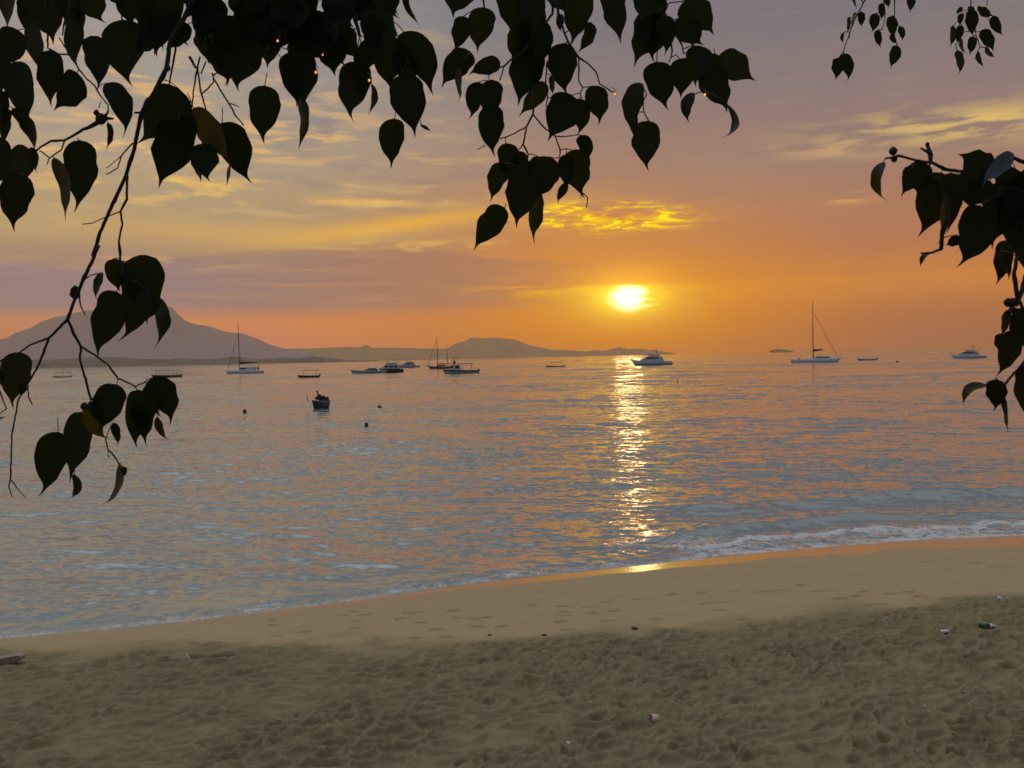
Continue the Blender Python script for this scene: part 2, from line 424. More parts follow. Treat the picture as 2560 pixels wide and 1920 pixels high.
t.links.new(sheen.s, b.inputs['Coat Weight']); b.inputs['Coat Roughness'].default_value = 0.13; b.inputs['Coat IOR'].default_value = 1.6
bp = t.nodes.new('ShaderNodeBump'); bp.inputs['Distance'].default_value = 0.014
bs = (damp * -0.7 + 0.8)
t.links.new(bs.s, bp.inputs['Strength']); t.links.new((n3 + n2 * 0.5).s, bp.inputs['Height']); t.links.new(bp.outputs[0], b.inputs['Normal'])
tag(link_mesh('sand', me, m), kind='structure')

# ------------------------------------------------------------------ sea: one displaced sheet out to the horizon
near = 9.0 * (160 / 9.0) ** np.linspace(0, 1, 1000)
far = 160 * (7450 / 160) ** np.linspace(0, 1, 420)[1:]
rows = np.concatenate([near, far])
cols = np.concatenate([[-4, -1.6], np.linspace(-0.86, 0.86, 860), [1.6, 4]])
YY = np.repeat(rows[:, None], len(cols), 1); XX = np.clip(cols[None, :] * (rows[:, None] + 2.0), -5900, 5900)
Sw = -sdist(XX, YY)                                  # metres seaward of the edge
rs = np.random.RandomState(8)
Zw = np.zeros_like(XX)
wind = math.radians(252)                             # towards the beach
spac = np.gradient(rows)
for k in range(104):
    lam = 0.20 * (5.0 / 0.20) ** (k / 63.0)             # 0.2 m ripples up to 40 m far-off swell
    far_w = sstep(rows, 11 * lam, 26 * lam) if k > 63 else np.ones_like(rows)
    res = sstep(lam / np.maximum(spac, 0.0021 * (rows + 2)), 2.2, 4.5)
    w_ = far_w * res
    i0, i1 = np.nonzero(w_ > 0.001)[0][[0, -1]]
    a = wind + rs.normal(0, 0.30 if lam < 3 else (0.28 if k <= 63 else 0.10))
    amp = 0.0035 * lam ** 0.62 * rs.uniform(.5, 1.2) if k <= 63 else 0.0062 * lam ** 0.9 * rs.uniform(.5, 1.2)
    kx, ky = math.cos(a) * 2 * math.pi / lam, math.sin(a) * 2 * math.pi / lam
    xs_, ys_k = XX[i0:i1 + 1], YY[i0:i1 + 1]
    ph = kx * xs_ + ky * ys_k + rs.uniform(0, 6.28) + 2.4 * vnoise(xs_ / (lam * 4), ys_k / (lam * 4), 100 + k)
    Zw[i0:i1 + 1] += amp * w_[i0:i1 + 1, None] * np.cos(ph)
for k in range(14):                                    # low swell coming in
    lam = 9 * (60 / 9.0) ** (k / 13.0); a = math.radians(258) + rs.normal(0, .22)
    kx, ky = math.cos(a) * 2 * math.pi / lam, math.sin(a) * 2 * math.pi / lam
    ph = kx * XX + ky * YY + rs.uniform(0, 6.28) + 3.0 * vnoise(XX / (lam * 3), YY / (lam * 3), 150 + k)
    Zw += 0.0016 * lam * rs.uniform(.6, 1.3) * (sstep(YY, 14 + lam * .6, 40 + lam * 1.5)) * np.cos(ph)
Zw *= 0.85 + 0.9 * fbm(XX * 0.05, YY * 0.08, 201, 3)
# swells parallel to the shore
for d0, wd, h, x0, x1, sk_ in ((2.3, .55, .11, 2.2, 5.0, 0), (6.2, 1.1, .21, 3.0, 8.0, 1), (7.8, 1.5, .02, -14, -2, 2), (13.5, 2.2, .045, -30, -12, 3), (22, 3.2, .08, -60, 0, 4), (34, 4, .16, -80, 0, 5)):
    dd = Sw - d0 - fbm(XX * 0.12, YY * 0.02, 300 + sk_, 3) * (1.0 + d0 * .16)
    prof = np.where(dd < 0, np.exp(-(dd / (wd * .55)) ** 2), np.exp(-(dd / (wd * 1.5)) ** 2))
    Zw += h * prof * sstep(Sw, 0.2, 2.0) * sstep(XX, x0, x1) * (0.8 + 0.8 * fbm(XX * 0.25, YY * .1, 310 + sk_, 2))
nearfade = 0.10 + 0.90 * sstep(Sw, 0.1, 3.0)
Zw = Zw * nearfade + 0.004
edge = fbm(XX * 0.9, YY * 0.3, 401, 3)
rt = sstep(XX, 0.5, 5.0)
foam = (0.48 + 0.14 * rt) * sstep(Sw + edge * 0.3, -0.25, 0.0) * sstep(Sw + edge * .6, 0.55 + 0.35 * rt, 0.10)
foam = np.maximum(foam, (0.34 + .2 * rt) * sstep(Sw, -.1, .1) * sstep(Sw + edge * 1.2, 1.2 + 1.3 * rt, 0.2))
foam = np.maximum(foam, rt * 0.70 * np.exp(-((Sw - 1.15 - edge * .9) / 0.5) ** 2))
foam = np.maximum(foam, 0.5 * sstep(XX, 1.4, 2.6) * sstep(XX, 6.6, 4.4) * np.exp(-((Sw - 1.9 - edge * 1.0) / 1.0) ** 2))
foam = np.maximum(foam, 0.28 * sstep(Sw, 0, .3) * sstep(Sw, 4.5, 1.5) * sstep(edge, -.12, .25))
Zw += (0.08 * foam * fbm(XX * 5, YY * 4, 411, 3) + 0.05 * foam) * sstep(Sw, .1, .8)
me = grid_mesh('sea_water', np.stack([XX, YY, Zw], -1))
set_attr(me, 'foam', foam)
set_attr(me, 'calm', sstep(Sw, 0.0, 3.0))
m = bpy.data.materials.new('sea'); m.use_nodes = True; t = m.node_tree; b = t.nodes['Principled BSDF']
tc = t.nodes.new('ShaderNodeTexCoord')
sp = t.nodes.new('ShaderNodeSeparateXYZ'); t.links.new(tc.outputs['Object'], sp.inputs[0])
x, y, z = (E(t, sp.outputs[i]) for i in range(3))
vv = xyz(t, x * 0.55 + y * 0.12, y, 0.0)
def slope(vec, scale, k, kx, det=2.0):
    n = t.nodes.new('ShaderNodeTexNoise'); t.links.new(vec.s, n.inputs['Vector']); n.inputs['Scale'].default_value = scale; n.inputs['Detail'].default_value = det
    s_ = t.nodes.new('ShaderNodeSeparateColor'); t.links.new(n.outputs['Color'], s_.inputs[0])
    return (E(t, s_.outputs[0]) - 0.5) * kx, (E(t, s_.outputs[1]) - 0.5) * k
patch = noise(t, xyz(t, x * 0.02, y * 0.04, 0.0), 1.0, 7.0, 0.62).ss(.34, .64, .45, 1.5)
a1, b1 = slope(vv, 5.0, 0.80, 0.18, 4.0)
a2, b2 = slope(vv, 0.9, 0.46, 0.09, 2.0)
calm = attr(t, 'calm') * patch
nv = xyz(t, (a1 + a2) * calm, (b1 + b2) * calm, 0.0)
g = t.nodes.new('ShaderNodeNewGeometry')
va = t.nodes.new('ShaderNodeVectorMath'); va.operation = 'ADD'; t.links.new(g.outputs['Normal'], va.inputs[0]); t.links.new(nv.s, va.inputs[1])
vn = t.nodes.new('ShaderNodeVectorMath'); vn.operation = 'NORMALIZE'; t.links.new(va.outputs[0], vn.inputs[0])
t.links.new(vn.outputs[0], b.inputs['Normal'])
b.inputs['Base Color'].default_value = (0.17, 0.23, 0.24, 1)
b.inputs['Roughness'].default_value = 0.06
b.inputs['IOR'].default_value = 2.05
fo = attr(t, 'foam')
fv = xyz(t, x, y * 1.3, 0.0)
fn = noise(t, fv, 3.2, 6.0, 0.68, 0.6); fn2 = noise(t, fv, 11.0, 4.0, 0.6, 0.8)
web = 1.0 - (fn - 0.5).ab() * 7.0
cov = (fo * 1.25 + (fn - 0.5) * 1.5 + (fn2 - 0.5) * 0.9 - 0.66).ss(0.0, 0.15)
lace = (web + fo - 1.15 + (fn2 - .5) * .8).ss(0.0, 0.35) * fo.ss(0.12, 0.4)
fm = cov.mx(lace * 0.7)
d = t.nodes.new('ShaderNodeBsdfPrincipled'); d.inputs['Base Color'].default_value = (0.70, 0.71, 0.72, 1); d.inputs['Roughness'].default_value = 0.55
bp = t.nodes.new('ShaderNodeBump'); bp.inputs['Strength'].default_value = 0.9; bp.inputs['Distance'].default_value = 0.05
t.links.new((fn + fn2).s, bp.inputs['Height']); t.links.new(bp.outputs[0], d.inputs['Normal'])
ms = t.nodes.new('ShaderNodeMixShader'); t.links.new(fm.s, ms.inputs[0]); t.links.new(b.outputs[0], ms.inputs[1]); t.links.new(d.outputs[0], ms.inputs[2])
t.links.new(ms.outputs[0], t.nodes['Material Output'].inputs[0])
tag(link_mesh('sea_water', me, m), kind='structure')

# ------------------------------------------------------------------ far shore: mountain, low ridge, headland hills, spit
def ridge(name, pts, dist, depth, front, material, seed, nx=420, base=None, rough_k=0.10):
    """terrain with the given skyline at its crest: pts are (photo x, photo y) of the skyline"""
    pts = sorted(pts)
    az_ = []; h_ = []
    for px, py in pts:
        r = ray(px, py); k = dist / r.y
        az_.append(r.x * k); h_.append(max(CAM_H + r.z * k, 0.3))
    xs = np.linspace(az_[0], az_[-1], nx); hc = np.interp(xs, az_, h_)
    ker = np.array([1, 2, 1.]) / 4
    for _ in range(1): hc = np.concatenate([[hc[0]], np.convolve(hc, ker, 'valid'), [hc[-1]]])
    ys_ = np.concatenate([np.linspace(-front, 0, 36), np.linspace(0, depth, 14)[1:]])
    Xg = np.repeat(xs[None], len(ys_), 0); Yg = np.repeat(ys_[:, None], nx, 1)
    f = np.where(Yg < 0, 1 + Yg / front, 1 - Yg / depth)
    f = np.clip(f, 0, 1)
    sc = front / 3.0
    gully = fbm(Xg / sc * 2.2 + Yg / sc * .4, Yg / sc * .8, seed, 4)
    Zg = hc[None] * (f ** 1.15) * (1 + (gully * 0.45) * (1 - f) * 1.2) + hc[None] * rough_k * 0.25 * fbm(Xg / sc * 6, Yg / sc * 6, seed + 7, 3) * f * (1 - f) * 4
    Zg = np.where(Yg <= -front + 1e-3, -2.0, Zg)
    Zg = np.where(Yg >= depth - 1e-3, -2.0, Zg)
    P = np.stack([Xg * (1 + Yg / dist), dist + Yg, Zg], -1)
    return tag(link_mesh(name, grid_mesh(name, P), material), kind='structure')
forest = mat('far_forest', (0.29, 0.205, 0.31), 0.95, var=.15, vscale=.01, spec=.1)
V8 = lambda l: [(x / 2.458, 740 + y / 2.458) for x, y in l]
MT = [(-260, 905), (-150, 868)] + V8([(-60, 275), (0, 265), (40, 258), (100, 225), (190, 195), (260, 155), (330, 130), (400, 120), (470, 100), (540, 85), (640, 92), (740, 96), (830, 92), (900, 80), (955, 62), (985, 54), (1015, 56), (1040, 62), (1060, 72), (1080, 96), (1100, 118), (1140, 152), (1200, 174), (1290, 185), (1340, 205), (1380, 219), (1500, 232), (1580, 262), (1660, 298), (1740, 322), (1900, 345), (2100, 400)])
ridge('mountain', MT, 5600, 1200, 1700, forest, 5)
V3 = lambda l: [(860 + x / 6.144, 820 + y / 6.144) for x, y in l]
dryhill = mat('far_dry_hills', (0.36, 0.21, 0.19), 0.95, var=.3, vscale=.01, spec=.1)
LR = [(560, 880), (640, 873), (700, 871.5), (773, 871), (860, 867.5)] + V3([(110, 292), (220, 295), (275, 290), (300, 264), (340, 258), (375, 268), (410, 300), (500, 303), (800, 302), (1200, 315), (1500, 318), (1700, 330), (1900, 430)])
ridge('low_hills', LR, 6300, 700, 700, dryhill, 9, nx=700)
HD = [(1085, 880), (1110, 874)] + V3([(1560, 318), (1620, 300), (1700, 240), (1780, 220), (1850, 205), (1950, 150), (2050, 148), (2120, 165), (2212, 150)]) + [(1240, 844), (1265, 846.5), (1290, 849), (1320, 862), (1338, 866), (1374, 873.5), (1428, 876), (1468, 878.5), (1492, 874.5), (1510, 878), (1528, 872.5), (1550, 868), (1570, 873.5), (1600, 871.5), (1618, 874.5), (1663, 879), (1690, 884)]
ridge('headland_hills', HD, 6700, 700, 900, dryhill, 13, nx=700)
SP = [(-300, 903), (-100, 899)] + V8([(0, 393), (120, 396), (230, 390), (330, 390), (400, 385), (550, 377), (690, 374), (760, 380), (850, 385), (1000, 388), (1100, 381), (1200, 388), (1300, 388), (1400, 378), (1450, 371), (1550, 385), (1660, 384), (1760, 377), (1830, 383), (1920, 369), (2000, 380), (2080, 385), (2140, 396)]) + [(880, 900.5), (945, 901.2)]
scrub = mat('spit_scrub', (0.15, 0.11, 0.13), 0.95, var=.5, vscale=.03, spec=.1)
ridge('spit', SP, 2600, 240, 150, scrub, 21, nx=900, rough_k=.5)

# ------------------------------------------------------------------ mesh builder for boats and small things
class MB:
    def __init__(s): s.v, s.f, s.mi = [], [], []
    def add(s, v, f, m=0):
        o = len(s.v); s.v += [tuple(p) for p in v]; s.f += [tuple(i + o for i in q) for q in f]; s.mi += [m] * len(f); return s
    def box(s, c, d, top=1.0, shift=0.0, m=0):
        """box of size d about c; top scales the upper face, shift moves it along x"""
        x, y, z = d[0] / 2, d[1] / 2, d[2] / 2
        tx, ty = top if isinstance(top, tuple) else (top, top)
        v = [(-x, -y, -z), (x, -y, -z), (x, y, -z), (-x, y, -z), (-x * tx + shift, -y * ty, z), (x * tx + shift, -y * ty, z), (x * tx + shift, y * ty, z), (-x * tx + shift, y * ty, z)]
        return s.add([(p[0] + c[0], p[1] + c[1], p[2] + c[2]) for p in v], [(3, 2, 1, 0), (4, 5, 6, 7), (0, 1, 5, 4), (1, 2, 6, 5), (2, 3, 7, 6), (3, 0, 4, 7)], m)
    def prism(s, prof, y0, y1, inset=0.0, m=0):
        """extrude an x-z outline from y0 to y1"""
        n = len(prof); v = [(x, y0, z) for x, z in prof] + [(x, y1, z) for x, z in prof]
        f = [tuple(range(n))[::-1], tuple(range(n, 2 * n))] + [(i, (i + 1) % n, n + (i + 1) % n, n + i) for i in range(n)]
        return s.add(v, f, m)
    def tube(s, pts, r, n=6, m=0, caps=True):
        pts = [Vector(p) for p in pts]; rr = r if isinstance(r, (list, tuple)) else [r] * len(pts)
        v, f = [], []
        up = None
        for i, p in enumerate(pts):
            d = (pts[min(i + 1, len(pts) - 1)] - pts[max(i - 1, 0)]).normalized()
            if up is None: up = d.orthogonal().normalized()
            a = (up - d * up.dot(d)).normalized(); up = a; b = d.cross(a)
            for k in range(n):
                t = 2 * math.pi * k / n; v.append(p + (a * math.cos(t) + b * math.sin(t)) * rr[i])
        for i in range(len(pts) - 1):
            for k in range(n):
                f.append((i * n + k, i * n + (k + 1) % n, (i + 1) * n + (k + 1) % n, (i + 1) * n + k))
        if caps: f += [tuple(range(n))[::-1], tuple((len(pts) - 1) * n + k for k in range(n))]
        return s.add(v, f, m)
    def lathe(s, prof, n=12, c=(0, 0, 0), m=0):
        v = [(c[0] + r * math.cos(2 * math.pi * k / n), c[1] + r * math.sin(2 * math.pi * k / n), c[2] + z) for r, z in prof for k in range(n)]
        f = [(i * n + k, i * n + (k + 1) % n, (i + 1) * n + (k + 1) % n, (i + 1) * n + k) for i in range(len(prof) - 1) for k in range(n)]
        f += [tuple(range(n))[::-1], tuple((len(prof) - 1) * n + k for k in range(n))]
        return s.add(v, f, m)
    def hull(s, L, B, bow, stern, draft=0.35, rake=0.25, fine=0.55, y=0.0, wl=0.72, tuck=0.8, m=0, n=14, off=0.0, z0=None, z1=None, sag=0.0):
        """boat hull, bow towards -x; z0/z1 clip it to a band (for stripes) set proud by off"""
        secs = []
        for i in range(n + 1):
            t = i / n
            w = min(1.0, (t / fine)) if t < fine else 1.0
            beam = B / 2 * (math.sin(w * math.pi / 2) ** 0.8) * (1 - (1 - tuck) * max(0, (t - fine) / (1 - fine)) ** 2)
            sheer = bow + (stern - bow) * (1 - (1 - t) ** 1.8) - sag * math.sin(math.pi * t)
            x = -L / 2 + t * L
            rk = rake * L * (1 - t) ** 3
            zs = [-draft, -draft * 0.35, sheer * 0.35, sheer]
            if z0 is not None: zs = [sheer * z0, sheer * (z0 + z1) / 2, sheer * z1]
            row = []
            for z in zs:
                u = max(0.0, min(1.0, (z + draft) / (sheer + draft)))
                bw = beam * (0.05 + 0.95 * (u ** (1 - wl))) if u > 0 else beam * 0.04
                row.append((x + rk * (1 - u), bw + off, z))
            secs.append(row)
        k = len(secs[0])
        v = [(p[0], y + p[1], p[2]) for r in secs for p in r] + [(p[0], y - p[1], p[2]) for r in secs for p in r]
        N = (n + 1) * k; f = []
        for i in range(n):
            for j in range(k - 1):
                a, b, c, d = i * k + j, (i + 1) * k + j, (i + 1) * k + j + 1, i * k + j + 1
                f.append((a, b, c, d)); f.append((N + d, N + c, N + b, N + a))
            if z0 is None:
                f.append((i * k + k - 1, (i + 1) * k + k - 1, N + (i + 1) * k + k - 1, N + i * k + k - 1))
                f.append((N + i * k, N + (i + 1) * k, (i + 1) * k, i * k))
        if z0 is None:
            f.append(tuple(n * k + j for j in range(k)) + tuple(N + n * k + j for j in range(k))[::-1])
            f.append(tuple(N + j for j in range(k)) + tuple(j for j in range(k))[::-1])
        return s.add(v, f, m)
    def build(s, name, material, parent=None, smooth=False, bevel=0.0):
        me = bpy.data.meshes.new(name); me.from_pydata(s.v, [], s.f); me.update()
        o = link_mesh(name, me, material, parent, smooth)
        if len(s.mi) and max(s.mi) > 0: me.polygons.foreach_set('material_index', s.mi)
        if bevel:
            b = o.modifiers.new('bevel', 'BEVEL'); b.width = bevel; b.segments = 2; b.limit_method = 'ANGLE'
        return o

M = {}
M['white'] = mat('boat_white', (0.74, 0.75, 0.73), 0.35, var=.06)
M['offwhite'] = mat('boat_cream', (0.58, 0.57, 0.52), 0.4, var=.08)
M['grey'] = mat('boat_grey', (0.30, 0.31, 0.31), 0.4, var=.1)
M['palegrey'] = mat('boat_pale_blue', (0.48, 0.54, 0.58), 0.4, var=.08)
M['dark'] = mat('boat_dark', (0.020, 0.019, 0.022), 0.85, var=.2)
M['navy'] = mat('boat_navy', (0.02, 0.022, 0.05), 0.35, var=.2)
M['green'] = mat('boat_green', (0.03, 0.04, 0.037), 0.8, var=.2)
M['maroon'] = mat('boat_maroon', (0.10, 0.022, 0.02), 0.45, var=.2)
M['glass'] = mat('dark_glass', (0.012, 0.014, 0.018), 0.12, var=.1)
M['alu'] = mat('mast_metal', (0.07, 0.05, 0.04), 0.4, 0.3, var=.15)
M['wire'] = mat('rigging_wire', (0.06, 0.055, 0.05), 0.5, var=.1)
M['canvas'] = mat('canvas_dark', (0.035, 0.022, 0.035), 0.8, var=.25)
M['canvas_red'] = mat('canvas_maroon', (0.10, 0.018, 0.022), 0.8, var=.25)
M['steel'] = mat('ship_steel', (0.34, 0.27, 0.23), 0.6, var=.2)
M['black'] = mat('rubber_black', (0.012, 0.012, 0.013), 0.5, var=.2)
M['seat'] = mat('boat_bench', (0.20, 0.17, 0.14), 0.6, var=.2)

BOATG = 'boats moored in the bay'
def boat(name, px, wl_y, label, cat, rz=0.0, group=BOATG):
    p = on_plane(px, wl_y)
    e = empty(name, (p.x, p.y, 0.0), rz + math.atan2(-p.x, p.y) * 1.0)      # broadside to the beach
    tag(e, label, cat, group); return e, px_m(p)

def outboard(parent, x, y=0.0, s=1.0, z=0.45):
    b = MB().box((x, y, z + .28 * s), (.42 * s, .34 * s, .42 * s), top=(.75, .8)).box((x + .05, y, z - .25 * s), (.16 * s, .14 * s, .75 * s)).box((x + .12 * s, y, z - .58 * s), (.4 * s, .05, .1 * s))
    b.build('outboard_motor', M['black'], parent, bevel=.03)

def canopy_boat(name, px0, px1, wl, label, cat, hullm, bow, roof, roof_z, posts, roofm=None, rail=False, seats=3, motor=True, B=2.2, people=0):
    cx = (px0 + px1) / 2
    e, k = boat(name, cx, wl, label, cat)
    L = (px1 - px0) * k
    MB().hull(L, B, bow, bow * .72, .3, .12, .5, sag=.08).build('hull', hullm, e, True)
    MB().hull(L, B, bow, bow * .72, .3, .12, .5, sag=.08, z0=.84, z1=1.0, off=.03).build('rub_rail', M['dark'], e)
    x0, x1 = [(q - cx) * k for q in roof]
    MB().prism([(x0, roof_z - .05), (x0 + .15, roof_z + .06), ((x0 + x1) / 2, roof_z + .12), (x1 - .1, roof_z + .06), (x1, roof_z - .04), ((x0 + x1) / 2, roof_z + .02)], -B * .42, B * .42).build('canopy', roofm or M['dark'], e)
    for q in posts:
        x = (q - cx) * k
        for sy in (-1, 1): MB().tube([(x, sy * B * .36, bow * .6), (x, sy * B * .38, roof_z)], .045, 6).build('canopy_post', M['dark'], e)
    for i in range(seats):
        x = x0 + (i + .6) * (x1 - x0) / (seats + .4)
        MB().box((x, 0, bow * .72 + .12), (.4, B * .66, .08)).box((x + .18, 0, bow * .72 + .32), (.06, B * .62, .35)).build('bench', M['seat'], e)
    if rail:
        b = MB()
        for sy in (-1, 1):
            b.tube([(x0, sy * B * .40, bow + .32), (x1, sy * B * .40, bow + .32)], .03, 5)
        b.build('handrail', M['dark'], e)
    if motor: outboard(e, L / 2 + .12, 0, 1.1, bow * .6)
    return e, k, cx, L

canopy_boat('canopy_boat', 135, 174, 944.5, 'small dark open boat with thin flat roof, furthest left near the low shore', 'boat', M['dark'], .75, (140, 175), 2.1, (143, 158, 170), seats=2, B=1.8)
canopy_boat('passenger_boat', 382, 449, 943.5, 'long dark open passenger boat with many roof posts, left of the forestayed catamaran', 'boat', M['green'], 1.0, (391, 447), 2.35, (393, 402, 411, 420, 429, 438, 446), rail=True, seats=6, B=2.4)
canopy_boat('launch', 744, 797, 943.5, 'small black launch with slim flat canopy between the sailing catamaran and the yachts', 'boat', M['dark'], .72, (758, 795), 1.95, (760, 790), seats=2, B=1.9)
canopy_boat('launch', 1364, 1411, 919.5, 'small dark red launch with short canopy, left of the sun glitter path', 'boat', M['maroon'], .95, (1376, 1409), 2.0, (1378, 1405), seats=2, B=1.9)

def rig(e, x, h, r=.11, z=0.9, stays=(), material='alu'):
    MB().tube([(x, 0, z), (x, 0, h * .6), (x, 0, h)], [r, r * .9, r * .6], 8).build('mast', M[material], e, True)
    for i, (sx, sy, sz, top) in enumerate(stays):
        MB().tube([(sx, sy, sz), (x, 0, top)], .075 if sy == 0 else .03, 5).build('forestay' if sy == 0 else 'shroud', M['wire'], e)

# catamaran with its bow to the left
e, k = boat('sailing_catamaran', 612, 933.5, 'white sailing catamaran with tall mast and dark sail cover, before the mountain slope', 'sailboat')
L = 88 * k; X0 = lambda q: (q - 612) * k
for sy in (-2.6, 2.6): MB().hull(L, 1.5, 1.35, 1.0, .4, .06, .4, y=sy, tuck=.9).build('hull', M['white'], e, True)
MB().box((.8, 0, 1.15), (L * .62, 5.4, .5)).build('bridge_deck', M['white'], e, bevel=.08)
cab = MB().box((X0(617), 0, 2.0), (44 * k * .95, 4.4, 1.25), top=(.84, .86), shift=.25).build('cabin', M['white'], e, bevel=.12)
for a, b_ in ((600, 616), (634, 644)): MB().box((X0((a + b_) / 2), 0, 2.08), ((b_ - a) * k, 4.42, .5), top=(.9, .915)).build('window', M['glass'], cab)
MB().box((X0(631), 0, 2.95), (26 * k, 3.6, .12)).build('cockpit_roof', M['white'], e)
for q in (628, 644):
    for sy in (-1.6, 1.6): MB().tube([(X0(q), sy, 1.3), (X0(q), sy, 2.9)], .05).build('roof_post', M['alu'], e)
rig(e, X0(600), 126 * k, .15, 1.4, [(X0(573), 0, 1.4, 98 * k), (X0(606), -2.6, 1.3, 100 * k), (X0(606), 2.6, 1.3, 100 * k)])
MB().tube([(X0(600), 0, 24.5 * k), (X0(640), 0, 25.5 * k)], .10).build('boom', M['alu'], e)
MB().tube([(X0(600.5), 0, 25 * k), (X0(612), 0, 25.3 * k), (X0(628), 0, 26 * k), (X0(640), 0, 26.2 * k)], [.50, .42, .26, .10], 8).build('sail_cover', M['canvas'], e, True)
MB().tube([(X0(645), 2.2, 1.2), (X0(645), 2.2, 19 * k)], .09).build('davit', M['dark'], e)

# catamaran with its bow to the right
e, k = boat('sailing_catamaran', 2040, 906.5, 'white catamaran with the tallest bare mast, right of the yacht by the sun path', 'sailboat')
L = 112 * k; X1 = lambda q: (q - 2040) * k
for sy in (-2.8, 2.8): 
    h = MB().hull(L, 1.6, 1.5, 1.25, .4, .10, .42, y=sy, tuck=.9); h.v = [(-x, y, z) for x, y, z in h.v]; h.f = [q[::-1] for q in h.f]
    h.build('hull', M['white'], e, True)
MB().box((X1(2050), 0, 1.3), (L * .66, 5.6, .45)).build('bridge_deck', M['white'], e, bevel=.08)
cab = MB().box((X1(2056), 0, 1.95), (44 * k, 4.4, .95), top=(.70, .84), shift=-.5).build('cabin', M['white'], e, bevel=.1)
MB().box((X1(2055), 0, 2.02), (30 * k, 4.41, .34), top=(.9, .9), shift=-.2).build('window', M['glass'], cab)
MB().box((X1(2042), 0, 3.05), (20 * k, 3.4, .12)).build('cockpit_roof', M['offwhite'], e)
for q in (2035, 2049):
    for sy in (-1.5, 1.5): MB().tube([(X1(q), sy, 1.4), (X1(q), sy, 3.0)], .05).build('roof_post', M['alu'], e)
rig(e, X1(2034), 146 * k, .15, 1.4, [(X1(2090), 0, 1.6, 120 * k), (X1(2030), -2.8, 1.4, 110 * k), (X1(2030), 2.8, 1.4, 110 * k)])
MB().tube([(X1(2034), 0, 29 * k), (X1(2056), 0, 29.5 * k)], .10).build('boom', M['alu'], e)
MB().tube([(X1(2034.5), 0, 29 * k), (X1(2042), 0, 29.6 * k), (X1(2056), 0, 30.5 * k)], [.48, .40, .12], 8).build('sail_cover', M['canvas_red'], e, True)
MB().box((X1(1997), 0, .95), (22 * k, 4.6, .3)).build('stern_platform', M['grey'], e, bevel=.05)
MB().box((X1(2002), 0, 1.6), (4 * k, 1.4, .5), top=.8).build('dinghy_chock', M['dark'], e, bevel=.05)

def windows(e, x0, x1, z, h, yw, n=1, slant=0.0):
    w = (x1 - x0) / n
    for i in range(n):
        MB().box((x0 + (i + .5) * w, 0, z), (w * (.96 if n == 1 else .86), yw, h), top=(.9, .985), shift=slant).build('window', M['glass'], e)

# long pale speedboat
e, k = boat('speedboat', 921, 933.5, 'long low pale grey speedboat with pointed bow, in front of the cabin cruiser', 'motorboat')
L = 90 * k
MB().hull(L, 3.0, 1.35, .85, .4, .12, .62).build('hull', M['offwhite'], e, True)
MB().hull(L, 3.0, 1.35, .85, .4, .12, .62, z0=.30, z1=.62, off=.02).build('hull_stripe', M['grey'], e)
c = MB().prism([(-1.6, 1.0), (.3, 1.75), (2.6, 1.75), (3.4, .9)], -1.15, 1.15).build('cabin', M['grey'], e, bevel=.08)
MB().prism([(-1.1, 1.22), (.32, 1.68), (2.3, 1.68), (2.7, 1.25)], -1.17, 1.17).build('window', M['glass'], c)
outboard(e, L / 2 + .1, -.5, 1.2, .5); outboard(e, L / 2 + .1, .5, 1.2, .5)
# cabin cruiser behind it
e, k = boat('cabin_cruiser', 978, 931.5, 'dark green hulled cabin cruiser with flybridge, close behind the pale speedboat', 'motorboat')
L = 60 * k
MB().hull(L, 3.4, 1.6, 1.25, .4, .12, .55).build('hull', M['green'], e, True)
c = MB().prism([(-3.6, 1.3), (-2.0, 2.75), (2.6, 2.75), (3.0, 1.2)], -1.4, 1.4).build('cabin', M['white'], e, bevel=.1)
windows(c, -2.4, 2.3, 2.15, .6, 2.84, 3)
MB().prism([(-2.1, 2.77), (-1.4, 3.4), (1.8, 3.4), (2.2, 2.77)], -1.2, 1.2).build('flybridge', M['offwhite'], e, bevel=.08)
MB().box((.3, 0, 4.35), (3.8, 2.2, .1)).build('hardtop', M['dark'], e)
for x in (-1.2, 1.9):
    for sy in (-1, 1): MB().tube([(x, sy, 3.3), (x, sy, 4.35)], .05).build('roof_post', M['alu'], e)
MB().tube([(2.6, 0, 2.7), (2.7, 0, 5.0)], .05).build('antenna', M['alu'], e)
MB().prism([(L * .36, 1.0), (L * .5, 1.25), (L * .52, .5)], -1.2, 1.2).build('transom_platform', M['dark'], e)

